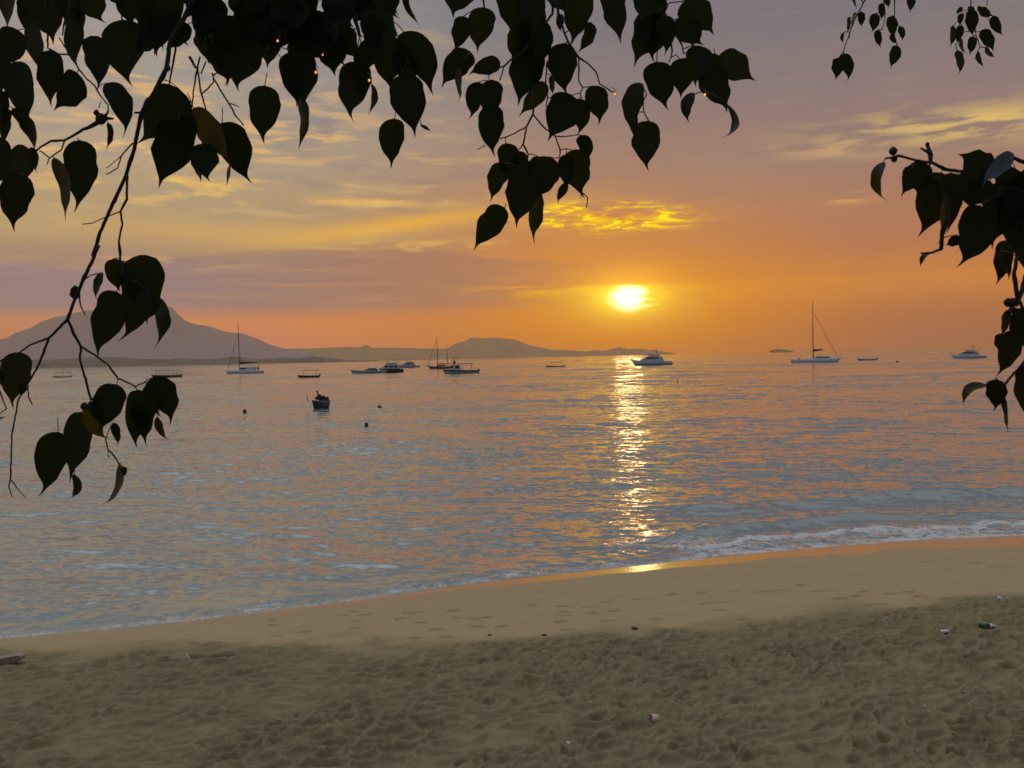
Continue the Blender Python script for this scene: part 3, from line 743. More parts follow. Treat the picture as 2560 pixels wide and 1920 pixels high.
def motor_yacht(name, x0, x1, wl, label, hullm, upper, H=1.0, nwin=3, fly=True, arch=True, swim=True):
    cx = (x0 + x1) / 2; e, k = boat(name, cx, wl, label, 'motor yacht'); L = (x1 - x0) * k; u = L / 17.0
    MB().hull(L, 4.6 * u, 2.3 * u, 1.45 * u, .5, .13, .6).build('hull', hullm, e, True)
    MB().hull(L, 4.6 * u, 2.3 * u, 1.45 * u, .5, .13, .6, z0=.02, z1=.16, off=.02).build('boot_stripe', M['navy'], e)
    s = MB().prism([(-4.6 * u, 1.9 * u), (-2.0 * u, 3.35 * u), (-1.0 * u, 3.5 * u), (4.4 * u, 3.5 * u), (5.2 * u, 1.5 * u)], -1.75 * u, 1.75 * u).build('superstructure', upper, e, bevel=.12 * u)
    MB().prism([(-2.9 * u, 2.55 * u), (-1.7 * u, 3.15 * u), (2.7 * u, 3.15 * u), (3.2 * u, 2.6 * u)], -1.775 * u, 1.775 * u).build('window', M['glass'], s)
    if fly:
        MB().prism([(-1.5 * u, 3.52 * u), (-.6 * u, 4.3 * u), (2.9 * u, 4.2 * u), (3.6 * u, 3.52 * u)], -1.5 * u, 1.5 * u).build('flybridge', upper, e, bevel=.1 * u)
        MB().prism([(-1.35 * u, 4.0 * u), (-.75 * u, 4.65 * u), (-.62 * u, 4.65 * u), (-.9 * u, 4.0 * u)], -1.3 * u, 1.3 * u).build('windscreen', M['glass'], e)
    if arch:
        for sy in (-1, 1): MB().tube([(2.6 * u, sy * 1.4 * u, 4.1 * u), (1.9 * u, sy * 1.3 * u, 5.9 * u)], .09 * u).build('arch_leg', M['alu'], e)
        MB().box((1.3 * u, 0, 5.98 * u), (4.2 * u, 2.9 * u, .12 * u)).build('hardtop', M['grey'], e)
        MB().lathe([(.1, 0), (.35 * u, .1 * u), (.35 * u, .3 * u), (.1, .4 * u)], 10, (1.9 * u, 0, 6.05 * u)).build('radar_dome', M['white'], e)
        MB().tube([(2.2 * u, .5, 6.0 * u), (2.3 * u, .5, 7.1 * u)], .04).build('antenna', M['dark'], e)
    b = MB()
    for i in range(5):
        x = -L / 2 + (.6 + i * 1.25) * u; y = (0.5 + i * .36) * u; b.tube([(x, -y, 2.15 * u), (x, -y, 2.95 * u)], .03, 5); b.tube([(x, y, 2.15 * u), (x, y, 2.95 * u)], .03, 5)
    for sy in (-1, 1): b.tube([(-L / 2 + (.6 + i * 1.25) * u, sy * (.5 + i * .36) * u, 2.95 * u) for i in range(5)], .03, 5)
    b.build('bow_rail', M['alu'], e)
    if swim: MB().box((L / 2 + .35 * u, 0, .45 * u), (.9 * u, 3.4 * u, .12 * u)).build('swim_platform', M['grey'], e)
    return e, k, L, u
motor_yacht('motor_yacht', 1577, 1680, 912.5, 'large white flybridge motor yacht lying just right of the sun glitter path', M['white'], M['white'])
motor_yacht('motor_yacht', 991, 1050, 919, 'pale bluish motor yacht furthest out, behind the cluster left of the two-masted sailboat', M['palegrey'], M['palegrey'], arch=True)
e, k, L, u = motor_yacht('motor_yacht', 2384, 2457, 895.5, 'white motor yacht with dark window band, near the leaves at the right edge', M['white'], M['offwhite'])

# dark ketch
e, k = boat('ketch', 1100, 922.5, 'dark red hulled two-masted sailboat with bare masts, behind the outboard fishing boat', 'sailboat')
L = 62 * k
MB().hull(L, 3.0, 1.5, 1.2, .5, .16, .5, sag=.3, tuck=.6).build('hull', M['maroon'], e, True)
c = MB().box((0.5, 0, 1.45), (4.2, 1.8, .7), top=.86).build('cabin_trunk', M['seat'], e, bevel=.08)
windows(c, -1.2, 2.2, 1.5, .25, 1.84, 3)
K = lambda q: (q - 1100) * k
rig(e, K(1094), 82 * k, .13, 1.0, [(-L / 2, 0, 1.4, 76 * k), (K(1096), -1.4, 1.2, 70 * k), (K(1096), 1.4, 1.2, 70 * k)])
rig(e, K(1118), 62 * k, .11, 1.0, [(K(1120), -1.3, 1.2, 52 * k), (K(1120), 1.3, 1.2, 52 * k)])
MB().tube([(K(1094), 0, 13 * k), (K(1114), 0, 13.2 * k)], .18, 8).build('boom', M['canvas'], e, True)
MB().tube([(K(1118), 0, 12 * k), (K(1130), 0, 12.3 * k)], .14, 8).build('mizzen_boom', M['canvas'], e, True)
MB().tube([(-L / 2 + .4, 0, 1.45), (-L / 2 - 1.6, 0, 1.8)], .09).build('bowsprit', M['dark'], e)

# sport fishing boat with long hard top
e, k = boat('fishing_boat', 1151, 934, 'white sport fishing boat with dark sheer band, long flat top and outboards', 'motorboat')
L = 88 * k; F = lambda q: (q - 1151) * k
MB().hull(L, 3.2, 1.25, .95, .4, .08, .55).build('hull', M['offwhite'], e, True)
MB().hull(L, 3.2, 1.25, .95, .4, .08, .55, z0=.62, z1=.99, off=.03).build('sheer_band', M['navy'], e)
c = MB().prism([(F(1122), 1.2), (F(1127), 2.55), (F(1150), 2.6), (F(1155), 1.1)], -1.2, 1.2).build('cabin', M['white'], e, bevel=.08)
MB().prism([(F(1138), 1.5), (F(1139), 2.35), (F(1147), 2.35), (F(1148), 1.5)], -1.22, 1.22).build('window', M['glass'], c)
MB().prism([(F(1124), 1.7), (F(1127.6), 2.4), (F(1133), 2.4), (F(1133), 1.7)], -1.215, 1.215).build('window', M['glass'], c)
MB().box((F(1157), 0, 2.85), (54 * k, 2.7, .14)).build('hardtop', M['dark'], e, bevel=.03)
for q in (1158, 1180):
    for sy in (-1.2, 1.2): MB().tube([(F(q), sy, 1.0), (F(q - 1), sy, 2.85)], .06).build('roof_post', M['dark'], e)
MB().box((F(1137), 0, 3.4), (5.5 * k, 1.0, .9), top=.75).build('upper_station', M['dark'], e, bevel=.06)
MB().box((F(1140), 0, 4.65), (18 * k, 1.8, .09)).build('sun_top', M['dark'], e)
for q in (1134, 1146):
    for sy in (-.8, .8): MB().tube([(F(q), sy, 2.9), (F(q), sy, 4.65)], .04).build('tower_leg', M['alu'], e)
outboard(e, L / 2 + .2, -.55, 1.5, .55); outboard(e, L / 2 + .2, .55, 1.5, .55)

# low skiff
e, k = boat('skiff', 2167, 901, 'low open grey skiff lying between the tall catamaran and the right motor yacht', 'boat')
L = 44 * k
MB().hull(L, 1.8, 1.0, .75, .3, .12, .5, sag=.25).build('hull', M['grey'], e, True)
for x in (-1.2, .4, 1.8): MB().box((x, 0, .72), (.35, 1.4, .08)).build('bench', M['seat'], e)
outboard(e, L / 2 + .1, 0, 1.1, .5)

# ship on the horizon
p = on_plane(1952, 882.2); s_ = 5200 / p.y; p = Vector((p.x * s_, p.y * s_, 0)); k = px_m(p)
e = empty('cruise_ship', (p.x, p.y, 0), math.atan2(-p.x, p.y)); tag(e, 'faint grey ship silhouette far out on the horizon', 'ship')
L = 56 * k
MB().hull(L, 18, 9, 8, 4, .05, .3).build('hull', M['steel'], e, True)
MB().box((-2 * k, 0, 8 + 1.2 * k), (44 * k, 16, 2.6 * k), top=(.96, 1)).build('superstructure', M['steel'], e)
MB().box((-7 * k, 0, 8 + 3.1 * k), (20 * k, 14, 1.3 * k), top=(.9, 1)).build('upper_deck', M['steel'], e)
MB().box((-8 * k, 0, 8 + 4.6 * k), (3.0 * k, 7, 1.8 * k), top=(.8, .9)).build('funnel', M['steel'], e)

# ------------------------------------------------------------------ work dinghy seen end-on, with a person bending in it
p = on_plane(799, 1021); k = px_m(p)
e = empty('work_dinghy', (p.x, p.y, 0), R(77)); tag(e, 'small dark dinghy seen nearly end on with grey gunwale and piled nets, nearest boat', 'dinghy', BOATG)
L, B = 2.6, 1.2
MB().hull(L, B, .86, .68, .25, .10, .5, sag=.12, tuck=.85).build('hull', mat('dinghy_hull', (.05, .045, .042), .75, var=.8, vscale=6), e, True)
MB().hull(L, B, .86, .68, .25, .10, .5, sag=.12, tuck=.85, z0=.93, z1=1.02, off=.02).build('gunwale', M['grey'], e)
rn = random.Random(3); b = MB()
for i in range(16):
    a, r = rn.uniform(0, 6.28), rn.uniform(0, .45)
    b.lathe([(.02, -.12), (.20, -.05), (.24, .06), (.12, .16), (.02, .2)], 8, (.35 + r * math.cos(a) * 1.4, r * math.sin(a), .82 + rn.uniform(0, .22)))
b.build('net_pile', mat('net_pile', (.06, .055, .05), .95, var=.6, vscale=14), e, True)
outboard(e, L / 2 + .15, -.1, 1.0, .55)
MB().tube([(-1.3, .5, .7), (-1.38, .62, 1.35)], .035).build('pole', M['seat'], e)

def skin_person(name, base, rz, joints, bones, rad, label, skinm, clothes):
    """one continuous body grown from a skeleton; clothing parts follow the same bones"""
    me = bpy.data.meshes.new(name); ks = list(joints); ix = {n: i for i, n in enumerate(ks)}
    me.from_pydata([joints[n] for n in ks], [(ix[a], ix[b]) for a, b in bones], []); me.update()
    o = link_mesh(name, me, skinm); o.location = base; o.rotation_euler = (0, 0, rz)
    sk = o.modifiers.new('skin', 'SKIN')
    for i, n in enumerate(ks): me.skin_vertices[0].data[i].radius = rad[n]; me.skin_vertices[0].data[i].use_root = (n == 'pelvis')
    ss = o.modifiers.new('sub', 'SUBSURF'); ss.levels = ss.render_levels = 2
    tag(o, label, 'person')
    for cn, cb, cm, add in clothes:
        m2 = bpy.data.meshes.new(cn); names = []
        for a, b_ in cb:
            for q in (a, b_):
                if q not in names: names.append(q)
        m2.from_pydata([joints[n] for n in names], [(names.index(a), names.index(b_)) for a, b_ in cb], []); m2.update()
        c = link_mesh(cn, m2, cm, o); s2 = c.modifiers.new('skin', 'SKIN')
        for i, n in enumerate(names): m2.skin_vertices[0].data[i].radius = tuple(v + add for v in rad[n]); m2.skin_vertices[0].data[i].use_root = (i == 0)
        z = c.modifiers.new('sub', 'SUBSURF'); z.levels = z.render_levels = 2
    return o
# kneeling on the stern thwart, torso leaning to the left, arms down to the nets  (local x to the right of the picture)
J = {'pelvis': (0, 0, .98), 'waist': (-.10, 0, 1.12), 'chest': (-.27, 0, 1.32), 'neck': (-.40, 0, 1.44), 'head': (-.47, .0, 1.56), 'crown': (-.49, 0, 1.66),
     'hip_a': (.02, -.10, .95), 'knee_a': (-.30, -.14, .82), 'ankle_a': (.10, -.15, .74), 'toe_a': (.24, -.15, .72),
     'hip_b': (.02, .10, .95), 'knee_b': (-.28, .16, .84), 'ankle_b': (.12, .15, .74), 'toe_b': (.26, .15, .72),
     'sho_a': (-.33, -.18, 1.36), 'elb_a': (-.48, -.22, 1.12), 'wri_a': (-.60, -.16, .93), 'han_a': (-.65, -.13, .86),
     'sho_b': (-.33, .18, 1.36), 'elb_b': (-.50, .22, 1.14), 'wri_b': (-.63, .14, .97), 'han_b': (-.69, .11, .91)}
BN = [('pelvis', 'waist'), ('waist', 'chest'), ('chest', 'neck'), ('neck', 'head'), ('head', 'crown')]
for s_ in 'ab': BN += [('pelvis', 'hip_' + s_), ('hip_' + s_, 'knee_' + s_), ('knee_' + s_, 'ankle_' + s_), ('ankle_' + s_, 'toe_' + s_), ('chest', 'sho_' + s_), ('sho_' + s_, 'elb_' + s_), ('elb_' + s_, 'wri_' + s_), ('wri_' + s_, 'han_' + s_)]
RD = {'pelvis': (.13, .13), 'waist': (.12, .13), 'chest': (.13, .15), 'neck': (.055, .055), 'head': (.085, .085), 'crown': (.075, .075)}
for s_ in 'ab': RD.update({'hip_' + s_: (.09, .09), 'knee_' + s_: (.06, .06), 'ankle_' + s_: (.042, .042), 'toe_' + s_: (.04, .03), 'sho_' + s_: (.062, .062), 'elb_' + s_: (.045, .045), 'wri_' + s_: (.03, .03), 'han_' + s_: (.038, .026)})
skinm = mat('skin', (.16, .09, .06), .6, var=.1)
shirt = [('waist', 'chest'), ('chest', 'sho_a'), ('chest', 'sho_b'), ('waist', 'pelvis')]
shorts = [('pelvis', 'hip_a'), ('pelvis', 'hip_b'), ('hip_a', 'knee_a'), ('hip_b', 'knee_b')]
pw = e.matrix_basis @ Vector((.95, -.25, 0)) if False else Vector((p.x + .30, p.y - .1, -.02))
per = skin_person('person', pw, 0.0, J, BN, RD, 'person kneeling in the small dinghy, bent forward over the nets, dark clothes', skinm,
    [('shirt', shirt, mat('shirt', (.07, .055, .035), .85, var=.2), .012), ('shorts', shorts, mat('shorts', (.03, .03, .035), .85, var=.2), .012)])
MB().lathe([(.09, 0), (.10, .05), (.085, .10), (.03, .125)], 12, (-.485, 0, 1.60)).build('hair', M['black'], per, True)

# ------------------------------------------------------------------ buoys, floats, a tiny inflatable
def buoy(px, py, label, h=.34, r=.16, kind=0):
    p = on_plane(px, py); e = empty('mooring_buoy', (p.x, p.y, -.02)); tag(e, label, 'buoy', 'small dark mooring buoys')
    if kind == 0: MB().lathe([(r * .5, -.15), (r, -.02), (r, h * .55), (r * .75, h * .8), (r * .25, h * .88), (r * .22, h)], 12).build('float', M['black'], e, True)
    elif kind == 1: MB().lathe([(r * .6, -.2), (r, 0), (r * 1.02, h), (r * .7, h * 1.05)], 12).build('float', M['black'], e, True)
    else: MB().lathe([(r * 1.2, -.1), (r * 1.2, .10), (r * .4, .16), (r * .34, h), (r * .2, h * 1.02)], 10).build('float', M['black'], e, True)
    MB().tube([(-.05, 0, h * .98), (-.05, 0, h * 1.15), (.05, 0, h * 1.15), (.05, 0, h * .98)], .012, 5).build('lifting_ring', M['wire'], e)
buoy(612, 1031, 'small dark buoy alone left of the dinghy with the person', .32, .16)
buoy(949, 1020, 'small dark rounded buoy right of the dinghy, beside a flat ripple', .28, .20)
buoy(916, 1068, 'small upright dark buoy nearest the beach, below the dinghy', .30, .12, 1)
buoy(1693, 959, 'thin dark stick buoy right of the sun glitter path', .72, .16, 2)
buoy(2243, 905.5, 'tiny dark buoy far out right of the grey skiff', .6, .35)
e, k = boat('inflatable_dinghy', 1561, 911.5, 'tiny dark inflatable tender in the glitter path left of the white yacht', 'dinghy')
MB().tube([(1.3, -.55, .25), (-.6, -.55, .28), (-1.25, -.25, .36), (-1.25, .25, .36), (-.6, .55, .28), (1.3, .55, .25)], .24, 8).build('tube', M['dark'], e, True)
MB().box((.1, 0, .12), (2.2, .9, .08)).build('floor_board', M['grey'], e)
outboard(e, 1.4, 0, .9, .3)

# ------------------------------------------------------------------ litter and driftwood on the sand
dgx = {}
def sand_z(x, y):
    dg = bpy.context.evaluated_depsgraph_get()
    hit, loc, *_ = SC.ray_cast(dg, Vector((x, y, 3.2)), Vector((0, 0, -1)), distance=6)
    return loc.z if hit else float(beach_h(sdist(np.array([x]), np.array([y])))[0])
bpy.context.view_layer.update()
def ground(px, py):
    p = on_sand(px, py)
    for _ in range(4):
        z = sand_z(p.x, p.y); p = on_plane(px, py, z)
    return Vector((p.x, p.y, sand_z(p.x, p.y)))
# drinks can
p = ground(2363, 1586); e = empty('drinks_can', (p.x, p.y, p.z + .034), R(14)); tag(e, 'crushed white and blue drinks can lying on the sand left of the green bottle', 'can')
can_m = mat('can_paint', (.62, .64, .68), .3, .5, var=.05); canb = mat('can_blue', (.03, .05, .16), .3, .4, var=.1)
b = MB().lathe([(.024, -.062), (.033, -.055), (.033, .048), (.026, .061)], 16)
b.v = [(z, x, y * (.86 if z > 0 else 1)) for x, y, z in b.v]; b.f = [q[::-1] for q in b.f]; b.build('body', can_m, e, True)
b = MB().lathe([(.0333, -.03), (.0336, -.028), (.0336, .02), (.0333, .022)], 16); b.v = [(z, x, y * .97) for x, y, z in b.v if True]; b.f = [q[::-1] for q in b.f[:-2]]
b.f = [q for q in b.f if sum(b.v[i][2] for i in q) < 0.012]; b.build('label_band', canb, e, True)
b = MB().lathe([(.020, .0615), (.026, .0612), (.0265, .063), (.020, .0628)], 16); b.v = [(z, x, y) for x, y, z in b.v]; b.f = [q[::-1] for q in b.f]; b.build('lid', M['alu'], e, True)
# green bottle
p = ground(2470, 1571); e = empty('bottle', (p.x, p.y, p.z + .048), R(-33)); tag(e, 'green glass bottle with white neck label lying on the sand at right', 'bottle')
gm = mat('bottle_green', (.02, .12, .035), .1, var=.1); 
b = MB().lathe([(.024, -.115), (.031, -.112), (.031, .02), (.027, .045), (.014, .075), (.0125, .115), (.0145, .118), (.0145, .128), (.012, .13)], 18)
b.v = [(z, x, y) for x, y, z in b.v]; b.f = [q[::-1] for q in b.f]; b.build('glass_body', gm, e, True)
b = MB().lathe([(.0305, .028), (.0285, .045), (.0155, .076), (.0142, .112)], 18); b.v = [(z, x, y) for x, y, z in b.v]; b.f = [q[::-1] for q in b.f]; b.build('neck_label', M['white'], e, True)
b = MB().lathe([(.0317, -.085), (.0317, -.02)], 18); b.v = [(z, x, y) for x, y, z in b.v]; b.f = [q[::-1] for q in b.f[:-2]]; b.build('body_label', mat('label_green', (.10, .30, .12), .5), e, True)

def scrap(name, px, py, size, label, cat, m, seed, flat=.45, group=None, n=9, lift=0.0):
    """irregular shard, pebble or crumpled scrap"""
    p = ground(px, py); rn = random.Random(seed); bm = bmesh.new()
    bmesh.ops.create_icosphere(bm, subdivisions=2, radius=1.0)
    ph = [rn.uniform(0, 6.3) for _ in range(6)]
    for v in bm.verts:
        c = v.co
        f = 1 + .22 * math.sin(2.3 * c.x + ph[0]) + .18 * math.sin(3.1 * c.y + ph[1]) + .14 * math.sin(5.3 * c.z + 4 * c.x + ph[2]) + rn.uniform(-.06, .06)
        v.co = Vector((c.x * f * size / 2, c.y * f * size * .38, c.z * f * size * flat / 2))
    me = bpy.data.meshes.new(name); bm.to_mesh(me); bm.free()
    o = link_mesh(name, me, m); o.location = (p.x, p.y, p.z + size * flat * .30 + lift); o.rotation_euler = (rn.uniform(-.3, .3), rn.uniform(-.3, .3), rn.uniform(0, 3))
    return tag(o, label, cat, group)
# pink foam cup half sunk in the sand
p = ground(1636, 1803); e = empty('foam_cup', (p.x, p.y, p.z + .034), R(200)); tag(e, 'broken pinkish white foam cup lying on its side in the near sand', 'cup')
cm_ = mat('foam_pink', (.85, .60, .50), .8, var=.12, vscale=30)
b = MB(); n = 18; pr = [(.034, -.045), (.052, .045), (.049, .044), (.032, -.040)]
for r, z in pr:
    for q in range(n):
        a = 2 * math.pi * q / n; jag = 0.010 * math.sin(3 * a + 1) + .006 * math.sin(7 * a) if z > 0 else 0
        b.v.append((z + jag, r * math.cos(a), r * math.sin(a)))
for i in range(3):
    for q in range(n): b.f.append((i * n + q, i * n + (q + 1) % n, (i + 1) * n + (q + 1) % n, (i + 1) * n + q))
b.f.append(tuple(3 * n + q for q in range(n))); b.f.append(tuple(q for q in range(n))[::-1]); b.mi = [0] * len(b.f)
b.build('cup_wall', cm_, e, True)
MB().lathe([(.020, .0), (.0245, .003), (.0245, .006), (.020, .008)], 16).build('base_rim', M['white'], e, True).matrix_basis = Matrix.Translation((-.050, 0, 0)) @ Matrix.Rotation(math.pi / 2, 4, 'Y')
shell = mat('shell_white', (.72, .68, .60), .6, var=.1); yel = mat('scrap_yellow', (.55, .42, .06), .6); redd = mat('scrap_red', (.35, .10, .07), .7); plast = mat('scrap_clear', (.62, .64, .62), .25); stone = mat('dark_stone', (.075, .058, .042), .9, var=.4, vscale=40)
SG = 'shell bits and scraps on the sand'
scrap('shell_fragment', 1422, 1853, .055, 'curved white shell fragment near the bottom edge, left of the pink cup', 'shell', shell, 1, .35, SG)
scrap('shell_fragment', 1396, 1843, .025, 'smaller pale shell chip just left of the curved shell fragment', 'shell', shell, 2, .5, SG)
scrap('shell_fragment', 1783, 1749, .022, 'white speck of shell between the pink cup and the can', 'shell', shell, 3, .6, SG)
scrap('shell_fragment', 2313, 1763, .03, 'pale shell chip in the sand below the drinks can', 'shell', shell, 4, .5, SG)
scrap('shell_fragment', 2186, 1798, .026, 'faint pale shell chip right of centre near the bottom', 'shell', shell, 5, .5, SG)
scrap('shell_fragment', 1677, 1881, .022, 'tiny white shell chip at the bottom edge under the pink cup', 'shell', shell, 6, .6, SG)
scrap('shell_fragment', 347, 1672, .035, 'pale shell chip left of the white straw', 'shell', shell, 7, .5, SG)
scrap('shell_fragment', 317, 1750, .026, 'white shell speck alone in the rippled sand at left', 'shell', shell, 8, .6, SG)
scrap('shell_fragment', 1479, 1761, .024, 'flat pale shell chip above left of the pink cup', 'shell', shell, 9, .35, SG)
scrap('shell_fragment', 2090, 1598, .035, 'thin pale shell sliver on the sand left of the can', 'shell', shell, 10, .3, SG)
scrap('shell_fragment', 2547, 1413, .05, 'white chip on the smooth damp sand at the right edge', 'shell', shell, 11, .3, SG)
scrap('plastic_scrap', 1682, 1767, .03, 'small yellow scrap on the sand behind the pink cup', 'litter', yel, 12, .4)
scrap('plastic_scrap', 2382, 1834, .03, 'small reddish scrap near the bottom right', 'litter', redd, 13, .4)
scrap('plastic_cup', 2500, 1499, .09, 'crumpled clear plastic scrap at the edge of the dry sand at right', 'litter', plast, 14, .7)
scrap('stone', 1361, 1589, .10, 'dark stone on the dry sand edge near the middle', 'stone', stone, 15, .3)
scrap('stone', 1585, 1572, .12, 'larger dark stone on the dry sand edge below the sun glint', 'stone', stone, 16, .3)
scrap('stone', 1224, 1588, .07, 'dark small stone on the dry sand edge left of the middle', 'stone', stone, 17, .3)
# white straw and the driftwood plank
p = ground(479, 1645); o = MB().tube([(0, 0, -.02), (-.07, .01, .15)], .008, 8).build('drinking_straw', M['white'], None, True); o.location = p; tag(o, 'white drinking straw sticking up from the scooped sand at left', 'straw')
p = ground(12, 1660); e = MB().prism([(-.55, -.05), (-.55, .03), (.22, .10), (.27, .08), (.27, .02), (.1, -.02)], -.07, .07).build('driftwood_plank', mat('driftwood', (.36, .27, .20), .85, var=.3, vscale=18), None, bevel=.012)
e.location = (p.x, p.y, p.z + .03); e.rotation_euler = (0, -.05, R(4)); tag(e, 'pale driftwood plank half buried at the left edge of the beach', 'driftwood')

# ------------------------------------------------------------------ hanging fig branches in front of the view
lm = bpy.data.materials.new('fig_leaf'); lm.use_nodes = True; t = lm.node_tree; b = t.nodes['Principled BSDF']
tc = t.nodes.new('ShaderNodeTexCoord'); v = E(t, tc.outputs['Object'])
tint = attr(t, 'tint'); across = attr(t, 'across'); along = attr(t, 'along')
c0 = mixc(t, tint, (0.010, 0.017, 0.003, 1), (0.045, 0.036, 0.005, 1))
vn = ((along * 1.0 - across * 0.35) * 62.0)._m('SINE').ss(.86, 1.0)             # side veins
c0 = mixc(t, tint.ss(.93, .98), c0, (0.075, 0.105, 0.125, 1))                   # one leaf's bluish sky reflection, painted into its base colour
mid = across.ss(.07, .02)
c1 = mixc(t, (vn * .35).mx(mid * .6), c0, (0.022, 0.028, 0.009, 1))
c1 = mixc(t, noise(t, v, 90.0, 4.0, .6).ss(.6, .75) * .4, c1, (0.03, 0.022, 0.010, 1))
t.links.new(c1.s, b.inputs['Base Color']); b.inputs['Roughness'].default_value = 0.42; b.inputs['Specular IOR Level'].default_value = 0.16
tr = t.nodes.new('ShaderNodeBsdfTranslucent'); ct = mixc(t, tint * tint.ss(.95, .9), (0.026, 0.034, 0.001, 1), (0.22, 0.15, 0.006, 1)); t.links.new(ct.s, tr.inputs[0])
ad = t.nodes.new('ShaderNodeMixShader'); ad.inputs[0].default_value = 0.30
t.links.new(b.outputs[0], ad.inputs[1]); t.links.new(tr.outputs[0], ad.inputs[2]); t.links.new(ad.outputs[0], t.nodes['Material Output'].inputs[0])
bark = mat('twig_bark', (0.022, 0.013, 0.011), 0.8, var=.3, vscale=60, bump=.4)
dryl = (0.0)

REG = {'A': (2.592, 0, 0), 'B': (2.370, 0, 600), 'C': (2.592, 500, 0), 'D': (2.592, 1080, 0), 'E': (2.9615, 2040, 0), 'F': (2.127, 2100, 340)}
def P(r, x, y): s, ox, oy = REG[r]; return (ox + x / s, oy + y / s)
PT = [0, .02, .06, .12, .20, .30, .40, .50, .60, .69, .77, .83, .88, .94, 1.0]
PW = [0.06, .42, .68, .87, .97, 1.0, .98, .91, .78, .57, .31, .16, .09, .045, 0.0]
UC = [-1, -.55, 0, .55, 1]
class Leaves:
    def __init__(s): s.v, s.f, s.t, s.a, s.l = [], [], [], [], []
    def leaf(s, b0, b1, w, depth, rn, curl=0.0, tint=0.0, tipk=1.0):
        bx, by = b0; tx, ty = b1; dx, dy = tx - bx, ty - by; L = math.hypot(dx, dy) + 1e-6
        sx, sy = dy / L, -dx / L
        Wn = max(w * .95, L * .48); phi = math.acos(min(1, w / Wn)) * rn.choice((-1, 1)) + rn.uniform(-.12, .12)
        d0 = depth + rn.uniform(-.09, .09); pm = depth / FPX
        tilt = rn.uniform(-.25, .35) * L * pm                                    # the tip hangs a little nearer or farther
        fold = rn.uniform(.05, .22); bow = rn.uniform(-.05, .10) * L * pm; tb = rn.choice((-1, 1)) * rn.uniform(.02, .15) * L
        wv = rn.uniform(0, 6.3); asym = rn.uniform(-.07, .07)
        o = len(s.v); vd = ray((bx + tx) / 2, (by + ty) / 2).normalized()
        for i, q in enumerate(PT):
            k = 4 * q * (1 - q) * curl * L + tb * max(0, (q - .7) / .3) ** 2 
            mx_, my_ = bx + dx * q + sx * k, by + dy * q + sy * k
            m = at_depth(mx_, my_, d0 + tilt * q + bow * 4 * q * (1 - q))
            sd_ = (CAM_M @ Vector((sx, -sy, 0))).normalized()
            side = sd_ * math.cos(phi) + vd * math.sin(phi); nor = -sd_ * math.sin(phi) + vd * math.cos(phi)
            hw = PW[i] * Wn / 2 * pm * (1 + .06 * math.sin(i * 1.7 + wv * 3) * (q > .2))
            for u in UC:
                ww = 1 + asym * u + .035 * math.sin(q * 17 + wv + u)
                s.v.append(m + side * (hw * u * ww) - nor * (hw * abs(u) * fold) + nor * (hw * .05 * math.sin(q * 11 + wv * 2) * u))
                s.t.append(min(1, max(0, tint + (.25 * tint if q > .8 else 0)))); s.a.append(abs(u)); s.l.append(q)
        n = len(UC)
        for i in range(len(PT) - 1):
            for j in range(n - 1): s.f.append((o + i * n + j, o + i * n + j + 1, o + (i + 1) * n + j + 1, o + (i + 1) * n + j))
        return at_depth(bx, by, d0)
    def build(s, name, parent):
        me = bpy.data.meshes.new(name); me.from_pydata([tuple(p) for p in s.v], [], s.f); me.update()
        for k, a in (('tint', s.t), ('across', s.a), ('along', s.l)): set_attr(me, k, a)
        o = link_mesh(name, me, lm, None, True)
        if parent: o.parent = parent; o.matrix_parent_inverse = Matrix.Translation(parent.location).inverted()
        return o

